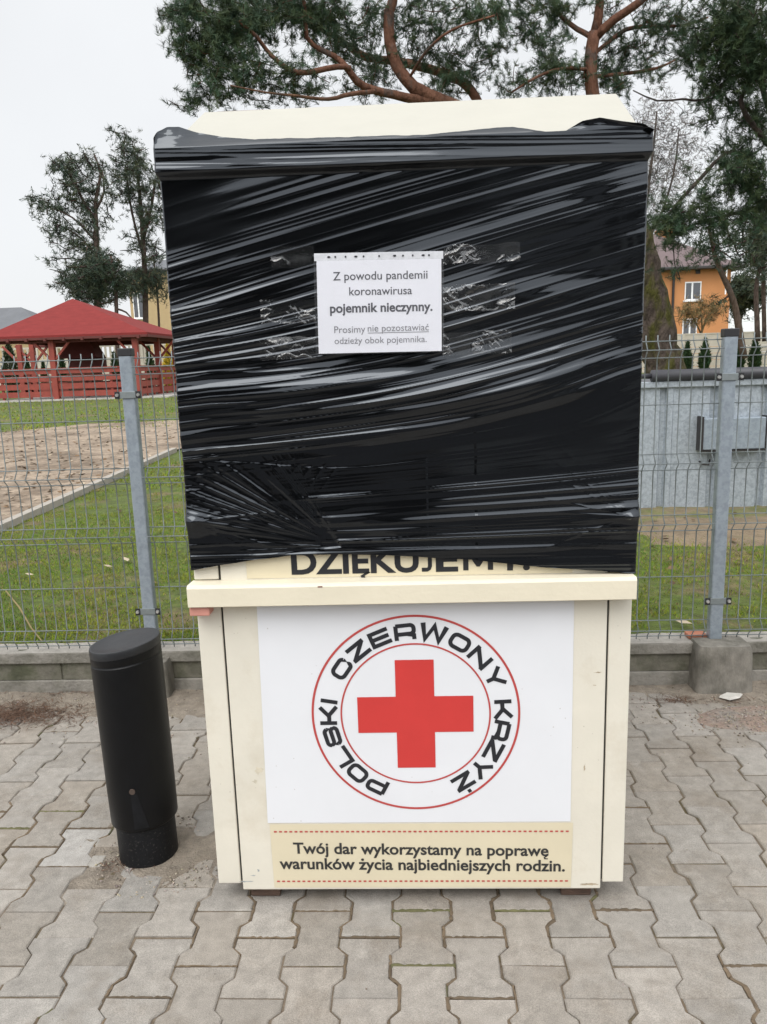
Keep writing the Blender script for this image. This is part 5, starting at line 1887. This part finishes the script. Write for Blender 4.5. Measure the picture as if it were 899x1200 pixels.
def main_bark(p):
    z = p[2]
    k = float(sstep(3.2, 4.4, z))
    moss, orange = np.array([0.075, 0.072, 0.030]), np.array([0.135, 0.066, 0.043])
    n = float(vnoise(np.array(p[0] * 6 + p[1] * 5), np.array(z * 3), 7))
    brown = np.array([0.10, 0.075, 0.06])
    low = moss * (0.4 + 0.6 * n) + brown * (1 - n) * 0.6
    return tuple(low * (1 - k) + orange * k)


TY = 9.4
bz = float(lawn_z(TY))
tb = aty(797, 560, TY)
limbs = [
    px_path([(797, 540, TY, 58), (787, 470, TY, 47), (777, 420, TY, 42), (767, 370, TY, 40), (754, 310, TY, 35), (740, 255, TY, 31), (722, 205, TY, 27), (712, 180, TY, 22)]),
    px_path([(718, 195, TY, 24), (705, 160, TY, 19), (695, 112, TY, 14), (692, 70, TY, 13.5), (697, 38, TY, 13)]),
    px_path([(697, 40, TY, 11), (703, 5, TY, 9), (700, -40, TY, 8), (708, -110, TY, 5)]),
    px_path([(697, 45, TY, 10), (720, 22, TY - 0.1, 9), (750, 2, TY - 0.2, 8), (790, -40, TY - 0.3, 6)]),
    px_path([(694, 44, TY, 6), (668, 28, TY + 0.2, 5), (650, 8, TY + 0.3, 4), (640, -40, TY + 0.3, 3)]),
    px_path([(693, 66, TY, 4), (725, 40, TY + .4, 5), (745, 32, TY + .4, 4), (800, 30, TY + .5, 2.5), (830, 20, TY + .5, 2)]),
    px_path([(694, 90, TY, 4), (735, 86, TY + .3, 4), (770, 80, TY + .3, 3), (792, 70, TY + .3, 1.5)]),
    px_path([(693, 82, TY, 4), (660, 80, TY - .2, 3.5), (630, 90, TY - .4, 3), (600, 108, TY - .4, 2)]),
    px_path([(740, 252, TY, 24), (690, 215, TY - .1, 22), (620, 170, TY - .2, 20), (560, 138, TY - .3, 18), (515, 118, TY - .4, 15), (485, 102, TY - .5, 13.5), (466, 78, TY - .5, 12.5), (457, 50, TY - .5, 12), (456, 15, TY - .5, 11), (462, -10, TY - .5, 10), (450, -70, TY - .5, 7)]),
    px_path([(640, 182, TY - .1, 11), (590, 160, TY + .1, 11), (563, 125, TY + .3, 10), (545, 98, TY + .4, 10), (511, 83, TY + .5, 9.5), (467, 72, TY + .6, 9), (427, 66, TY + .6, 8), (395, 44, TY + .6, 6.5), (365, 28, TY + .6, 5), (335, 12, TY + .7, 4)]),
    px_path([(515, 118, TY - .4, 9), (489, 117, TY - .5, 10), (460, 110, TY - .6, 9), (436, 105, TY - .7, 8.5), (418, 95, TY - .8, 8), (405, 78, TY - .9, 7), (392, 66, TY - .9, 6), (375, 58, TY - .9, 5.5), (360, 44, TY - .9, 5), (357, 10, TY - .9, 4.5), (352, -20, TY - .9, 4)]),
    px_path([(410, 80, TY - .9, 6), (395, 78, TY - 1, 6), (370, 83, TY - 1.1, 6), (348, 85, TY - 1.2, 5.5), (328, 74, TY - 1.3, 5), (312, 58, TY - 1.3, 4.5), (300, 42, TY - 1.4, 4), (280, 25, TY - 1.5, 3)]),
    px_path([(440, 107, TY - .7, 5), (412, 110, TY - 1.0, 5), (385, 116, TY - 1.3, 4), (345, 112, TY - 1.6, 3), (310, 108, TY - 1.8, 2), (270, 100, TY - 1.9, 1.6)]),
    px_path([(478, 94, TY - .5, 3), (500, 60, TY - .8, 3), (530, 35, TY - .9, 2.5), (580, 18, TY - 1, 2)]),
]
blobs = [
    (250, 30, 62, 42, 8.2, 120), (205, 10, 30, 16, 8.0, 26), (285, 15, 60, 30, 8.4, 90), (340, 15, 60, 26, 8.6, 70), (235, 65, 34, 26, 8.0, 46), (255, 100, 40, 16, 8.0, 36), (300, 92, 48, 24, 8.2, 46),
    (225, 118, 26, 10, 8.2, 14), (395, 14, 46, 20, 8.8, 50), (385, 50, 36, 24, 9.2, 28), (430, 90, 50, 22, 9.2, 40), (420, 35, 36, 24, 9.6, 34), (350, 100, 44, 16, 8.4, 26),
    (500, 22, 44, 26, 9.2, 52), (540, 60, 38, 30, 9.6, 36), (525, 92, 36, 18, 9.4, 26), (490, 55, 30, 20, 9.4, 22), (560, 15, 38, 22, 9.0, 42),
    (618, 22, 36, 28, 9.6, 48), (640, 70, 40, 28, 9.4, 46), (605, 95, 26, 16, 9.2, 18), (660, 100, 34, 14, 9.6, 20), (590, 55, 24, 20, 9.6, 14),
    (715, 80, 34, 28, 9.8, 34), (745, 55, 30, 22, 9.8, 28), (780, 60, 34, 26, 9.9, 34), (790, 20, 40, 22, 9.8, 34), (735, 15, 30, 16, 9.6, 14), (670, 10, 30, 14, 9.6, 18), (720, 100, 22, 12, 9.5, 10),
    (300, -40, 110, 40, 8.4, 60), (450, -45, 110, 40, 9.0, 55), (620, -45, 110, 40, 9.4, 55), (760, -40, 80, 36, 9.5, 40),
]
tree('pine_tree', 'large pine with a leaning mossy trunk and twisting orange limbs rising behind the container', 'tree', (tb.x, TY, bz - 0.05), limbs, blobs, 3,
     step=0.10, tufts_per=5, n_needles=34, nlen=0.07, nwid=0.0045, barkcol=main_bark, ncol=(0.047, 0.080, 0.042), spread=1.0, rough=0.05, tuft_step=0.07, trunk_m=M['bark_mossy'])

# second pine: dark hanging boughs at the right edge, its trunk just outside the picture
RY = 8.4
rz = float(lawn_z(RY))
q = aty(985, 560, RY)
limbs = [
    px_path([(985, 560, RY, 40), (972, 400, RY, 34), (965, 250, RY, 30), (960, 120, RY, 26), (955, 0, RY, 22), (950, -120, RY, 14)]),
    px_path([(964, 240, RY, 12), (920, 190, RY - .3, 8), (885, 150, RY - .5, 6), (868, 118, RY - .6, 5), (880, 80, RY - .6, 4), (860, 30, RY - .6, 3)]),
    px_path([(962, 200, RY, 8), (925, 175, RY + .3, 6), (893, 100, RY + .3, 6), (905, 60, RY + .3, 5), (890, 10, RY + .2, 4)]),
    px_path([(960, 100, RY, 10), (915, 92, RY - .2, 7), (880, 86, RY - .4, 5), (850, 96, RY - .5, 4), (826, 117, RY - .5, 3), (800, 116, RY - .6, 2.2), (770, 118, RY - .7, 1.8), (742, 106, RY - .8, 1.2)]),
    px_path([(964, 300, RY, 10), (920, 262, RY - .2, 8), (880, 226, RY - .3, 7), (848, 186, RY - .4, 3)]),
    px_path([(880, 180, RY - .2, 3), (850, 180, RY - .4, 4), (822, 208, RY - .5, 4), (796, 236, RY - .6, 3.5), (775, 262, RY - .6, 2.5)]),
    px_path([(900, 240, RY - .2, 6), (862, 250, RY - .3, 4), (830, 258, RY - .4, 3), (800, 268, RY - .5, 2)]),
    px_path([(895, 150, RY - .2, 4), (872, 122, RY - .2, 3.5), (855, 120, RY - .2, 3), (850, 112, RY - .3, 2)]),
]
blobs = [
    (880, 30, 38, 44, 7.6, 110), (840, 40, 34, 36, 7.8, 60), (895, 75, 26, 28, 7.6, 40), (815, 55, 26, 24, 8.0, 34), (850, 85, 36, 20, 7.9, 34), (835, 110, 20, 14, 8.0, 14),
    (880, 130, 30, 22, 8.2, 22), (860, 160, 34, 20, 8.2, 20), (885, 185, 28, 18, 8.0, 26), (868, 205, 30, 16, 7.9, 44), (890, 222, 26, 16, 8.0, 28), (832, 228, 20, 12, 7.9, 16),
    (800, 254, 30, 15, 7.8, 40), (838, 254, 28, 15, 7.8, 26), (775, 262, 12, 14, 7.9, 12), (788, 284, 16, 8, 7.8, 7), (880, 262, 20, 12, 8.0, 12), (825, 135, 18, 24, 8.2, 10),
    (930, 150, 40, 120, 8.4, 60), (900, -30, 60, 40, 8.0, 50), (795, 320, 10, 10, 7.8, 5),
]
tree('pine_tree', 'dark pine whose dense boughs droop high over the steel bin and orange house', 'tree', (q.x, RY, rz - 0.05), limbs, blobs, 4,
     step=0.12, tufts_per=5, n_needles=32, nlen=0.07, nwid=0.0045, barkcol=lambda p: (0.05, 0.04, 0.035), ncol=(0.040, 0.068, 0.032), droop=0.12, tuft_step=0.075)

# bare twiggy birch behind the container's right shoulder
BY = 15.0
q = aty(742, 440, BY)
limbs = [px_path([(742, 470, BY, 7), (744, 380, BY, 6), (750, 300, BY, 5), (757, 240, BY, 4), (765, 180, BY, 2.5), (770, 130, BY, 1.5)]),
         px_path([(750, 300, BY, 3), (775, 250, BY, 2.5), (790, 200, BY, 2), (796, 150, BY, 1.2)]),
         px_path([(745, 380, BY, 3), (738, 300, BY, 2.5), (736, 220, BY, 2), (748, 150, BY, 1.2)])]
tree('birch_tree', 'leafless fine twigged tree between the container top and the dark pine boughs', 'tree', (q.x, BY, float(lawn_z(BY)) - 0.05), limbs,
     [(772, 185, 40, 62, BY, 280), (755, 230, 26, 40, BY, 100), (802, 190, 32, 44, BY, 110), (770, 130, 28, 24, BY, 50)], 5, twig_r=(0.010, 0.0035), tufts_per=3, n_needles=5, nlen=0.10, nwid=0.008,
     ncol=(0.07, 0.06, 0.05), barkcol=lambda p: (0.10, 0.085, 0.075), droop=-0.1, tuft_step=0.25, spread=1.6)

# pines behind the gazebo, far
def far_pine(px_pts, Y, blobs, seed, lab, col=(0.048, 0.068, 0.045), nlen=0.30, nwid=0.032, limbs2=(), barkc=(0.07, 0.05, 0.042), tufts=4, nn=11):
    base = aty(px_pts[0][0], px_pts[0][1], Y)
    limbs = [px_path([(a, b_, Y, w) for a, b_, w in px_pts])]
    for l in limbs2:
        limbs.append(px_path([(a, b_, Y, w) for a, b_, w in l]))
    bl = [(a, b_, rx, ry, Y, n, 2.2 if rx > 8 else 1.0) for a, b_, rx, ry, n in blobs]
    return tree('pine_tree', lab, 'tree', (base.x, Y, float(lawn_z(Y)) - 0.1), limbs, bl, seed, step=0.5, twig_r=(0.05, 0.018), tufts_per=tufts, n_needles=nn, nlen=nlen, nwid=nwid,
                ncol=col, barkcol=lambda p: barkc, tuft_step=0.3, maxlen=6.0, group='pines beyond the fence')


far_pine([(116, 440, 9), (115, 400, 7.5), (114, 340, 7), (113, 270, 5.5), (112, 235, 4), (118, 205, 3), (110, 180, 2)], 44,
         [(60, 240, 22, 10, 26), (78, 205, 22, 18, 44), (100, 190, 22, 14, 36), (85, 232, 24, 16, 40), (112, 225, 22, 22, 44), (70, 265, 20, 10, 20), (80, 285, 22, 12, 26), (110, 262, 22, 14, 30), (105, 310, 34, 24, 120), (85, 325, 22, 14, 52),
          (125, 325, 26, 20, 70), (60, 305, 8, 5, 6), (110, 345, 30, 14, 50), (45, 236, 8, 5, 6), (64, 190, 8, 6, 8)], 21, 'broad far pine with an airy crown rising behind the middle of the gazebo roof',
         limbs2=[[(113, 260, 4), (100, 240, 3.5), (88, 215, 2.5), (78, 195, 1.5)], [(113, 245, 3), (122, 225, 2.5), (120, 200, 1.5)], [(114, 300, 3), (90, 275, 2), (65, 262, 1.5)], [(114, 285, 3), (85, 255, 2), (50, 240, 1.2)]])
far_pine([(172, 440, 7), (171, 390, 6.5), (170, 330, 6), (167, 270, 5), (163, 220, 3.5), (158, 180, 2)], 48,
         [(150, 180, 18, 20, 40), (165, 200, 22, 24, 60), (180, 225, 18, 24, 40), (148, 225, 20, 22, 44), (170, 250, 22, 16, 44), (140, 205, 10, 12, 14), (160, 285, 24, 14, 26), (172, 325, 22, 14, 60), (185, 300, 14, 14, 24), (160, 340, 24, 10, 40), (143, 162, 10, 8, 14), (185, 265, 14, 14, 24)], 22,
         'taller slim far pine standing close against the edge of the black film', limbs2=[[(168, 280, 4), (178, 240, 3), (182, 210, 2)], [(168, 300, 3), (155, 250, 2.5), (148, 205, 1.6)]])
far_pine([(138, 430, 5), (137, 380, 4.5), (135, 330, 4), (130, 300, 2.5)], 40,
         [(95, 335, 26, 16, 60), (130, 320, 22, 20, 60), (110, 318, 20, 14, 36), (145, 330, 16, 12, 24)], 23, 'short bushy pine just behind the gazebo roof', col=(0.032, 0.05, 0.032),
         limbs2=[[(137, 362, 2.5), (148, 366, 2), (158, 378, 1.5)], [(136, 350, 2.5), (120, 356, 2), (108, 350, 1.2)]])
far_pine([(188, 432, 3), (186, 370, 2.6), (183, 330, 2), (180, 300, 1.4)], 50, [(184, 325, 14, 16, 26), (190, 345, 10, 8, 10)], 24, 'thin straight pine trunk in front of the ochre house')
# right hand far pines
far_pine([(872, 420, 8), (867, 392, 8), (862, 362, 7), (856, 343, 6.5), (848, 325, 6), (840, 306, 5), (835, 288, 4), (831, 268, 3)], 26,
         [(835, 288, 14, 8, 14), (852, 285, 16, 10, 18), (868, 300, 14, 8, 9), (840, 268, 18, 8, 12), (846, 352, 4, 5, 4)], 25, 'curved pine leaning in front of the orange house',
         col=(0.026, 0.044, 0.026), nlen=0.22, nwid=0.025, barkc=(0.085, 0.06, 0.045))
far_pine([(888, 400, 6), (887, 370, 5.5), (886, 340, 5), (890, 315, 4), (893, 290, 3), (895, 262, 2)], 34,
         [(880, 280, 16, 18, 40), (890, 250, 16, 20, 40), (895, 300, 14, 14, 24), (872, 305, 10, 8, 12)], 26, 'straight slim pine beside the printed white board, past the orange house', nlen=0.3, nwid=0.035)
far_pine([(896, 400, 5), (895, 350, 4.5), (894, 310, 4), (892, 280, 3)], 37, [(900, 270, 18, 24, 40), (905, 310, 16, 16, 26)], 27, 'pine with an olive crown cut off by the picture edge past the white boards', col=(0.05, 0.062, 0.035), nlen=0.3, nwid=0.035)
far_pine([(868, 395, 3), (868, 360, 2.5), (868, 335, 2)], 56, [(868, 343, 13, 16, 90), (882, 345, 10, 14, 50), (862, 352, 6, 8, 20)], 28, 'dense dark green young pine beyond the white board', col=(0.04, 0.055, 0.035), nlen=0.5, nwid=0.08)

# bare yellowish willow in front of the orange house
WY = 41.0
q = aty(822, 400, WY)
limbs = [px_path([(820, 410, WY, 3), (822, 390, WY, 2.5), (828, 375, WY, 2), (836, 362, WY, 1.2)]), px_path([(822, 392, WY, 2), (814, 375, WY, 1.5), (806, 362, WY, 1)]), px_path([(823, 388, WY, 2), (822, 370, WY, 1.4), (820, 355, WY, .9)])]
tree('willow_shrub', 'leafless yellowish shrub in front of the orange house', 'shrub', (q.x, WY, 0.7), limbs, [(820, 365, 26, 16, WY, 190, 1.0), (805, 372, 16, 12, WY, 60, .8), (838, 362, 12, 14, WY, 50, .8)], 30,
     step=0.3, twig_r=(0.03, 0.012), tufts_per=2, n_needles=5, nlen=0.3, nwid=0.02, ncol=(0.17, 0.13, 0.06), barkcol=lambda p: (0.16, 0.12, 0.06), droop=-0.15, tuft_step=0.3, spread=1.5)


# thujas and the yellow shrub
def conifer(px, pyb, pyt, Y, wpx, lab, col=(0.028, 0.055, 0.022), seed=0, name='thuja', cat='shrub', group='small thujas along the concrete fence', leaf='thuja'):
    r = np.random.default_rng(seed + 100)
    zb, zt = float(lawn_z(Y)) + 0.0, aty(px, pyt, Y).z
    cx = aty(px, pyt, Y).x
    w = wpx * Y / F_PX / 2
    root = thing(name, lab, cat, (cx, Y, zb), group)
    n = 900
    h = r.uniform(0, 1, n) ** 1.2
    a = r.uniform(0, 2 * np.pi, n)
    prof = np.sin(np.pi * np.clip(h * 0.85 + 0.13, 0, 1)) ** 0.8 * (1 - h * 0.35) * (1.02 - h ** 4)
    rad = w * prof * (0.55 + 0.45 * r.uniform(0, 1, n)) * (0.85 + 0.3 * vnoise(a * 2, h * 7, seed))
    C = np.stack([cx + rad * np.cos(a), Y + rad * np.sin(a), zb + 0.03 + (zt - zb) * h * 0.95], -1)
    Dv = np.stack([np.cos(a) * 0.5, np.sin(a) * 0.5, np.ones(n) * 0.9], -1); Dv /= np.linalg.norm(Dv, axis=1)[:, None]
    V, Fc, Cc = needle_tufts(C, Dv, 4, 0.17, 0.05, r, 0.5, col, 0.35)
    np_obj('crown', V, Fc, M[leaf], Cc, parent=root)
    mb = MB(); mb.tube([(cx, Y, zb - 0.05), (cx, Y, zb + (zt - zb) * 0.6)], [0.04, 0.015], 6)
    obj('trunk', mb, M['twig'], root)


TYR = 36.5
for k, (px, pt, w, lab) in enumerate(((762, 408, 10, 'small thuja between the film edge and the mossy trunk'), (806, 400, 13, 'small thuja next to the mossy trunk on the side of the fence post'), (827, 396, 15, 'small thuja under the shrub of the orange house, next to the fence post'),
                                      (868, 391, 15, 'small thuja next to the fence post on the side away from the container'), (886, 392, 16, 'small thuja nearest the picture edge, below the white boards'))):
    conifer(px, 0, pt, TYR, w, lab, seed=k)
for k, (px, pt, w, lab) in enumerate(((30, 414, 11, 'small dark thuja behind the outer part of the gazebo'), (50, 424, 8, 'lowest small thuja behind the gazebo'), (71, 411, 10, 'small thuja directly behind the middle gazebo post'), (133, 412, 14, 'small thuja behind the gazebo close beside the near fence post'),
                                      (174, 405, 13, 'greenish thuja behind the gazebo beside the yellow shrub'))):
    conifer(px, 0, pt, 37.5, w, lab, seed=20 + k)
conifer(196, 0, 402, 37.0, 20, 'yellow flowering shrub behind the end of the gazebo nearest the container', col=(0.42, 0.32, 0.03), seed=40, name='forsythia', group=None)
conifer(8, 0, 393, 38.0, 26, 'dark green bush behind the outer end of the gazebo', col=(0.03, 0.045, 0.022), seed=41, name='bush', group=None)

# ================================================================== unseen house and trees, added for the film to mirror
root = thing('added_house', 'long white low house with dark windows, added out of view for the film to mirror', 'house', (3.0, -14, 0))
mb = MB(); mb.box2((0.5, -19, 0), (11, -13, 3.0)); wv = obj('wall', mb, M['white_wall'], root)
mb = MB(); mb.add([(0, -12.5, 3.001), (11.5, -12.5, 3.001), (11.5, -19.5, 3.001), (0, -19.5, 3.001), (2.5, -16, 5.2), (9, -16, 5.2)], [(0, 1, 5, 4), (1, 2, 5), (2, 3, 4, 5), (3, 0, 4), (0, 3, 2, 1)])
obj('roof', mb, M['grey_roof'], root)
for x in (2.0, 4.2, 6.4, 8.6):
    mb = MB(); mb.box2((x - 0.6, -12.99, 0.9), (x + 0.6, -12.95, 2.2)); obj('window', mb, M['glass'], root)


def added_trees():
    r = np.random.default_rng(77)
    Vs, n = [], 9000
    x = r.uniform(-24, 24, n)
    top = 6.0 + 3.5 * fbm(x * 0.22, x * 0, 5, 3)
    z = 0.1 + (top - 0.1) * r.uniform(0, 1, n)
    y = -21 + r.normal(0, 0.9, n)
    C = np.stack([x, y, z], -1)
    Dv = r.normal(0, 1, (n, 3)); Dv /= np.linalg.norm(Dv, axis=1)[:, None]
    V, Fc, Cc = needle_tufts(C, Dv, 5, 0.8, 0.32, r, 1.0, (0.03, 0.042, 0.025), 0.3)
    o = np_obj('added_treeline', V, Fc, M['needles'], Cc)  # belt of trees added out of view for dark reflections in the film
    tag(o, kind='stuff')


added_trees()
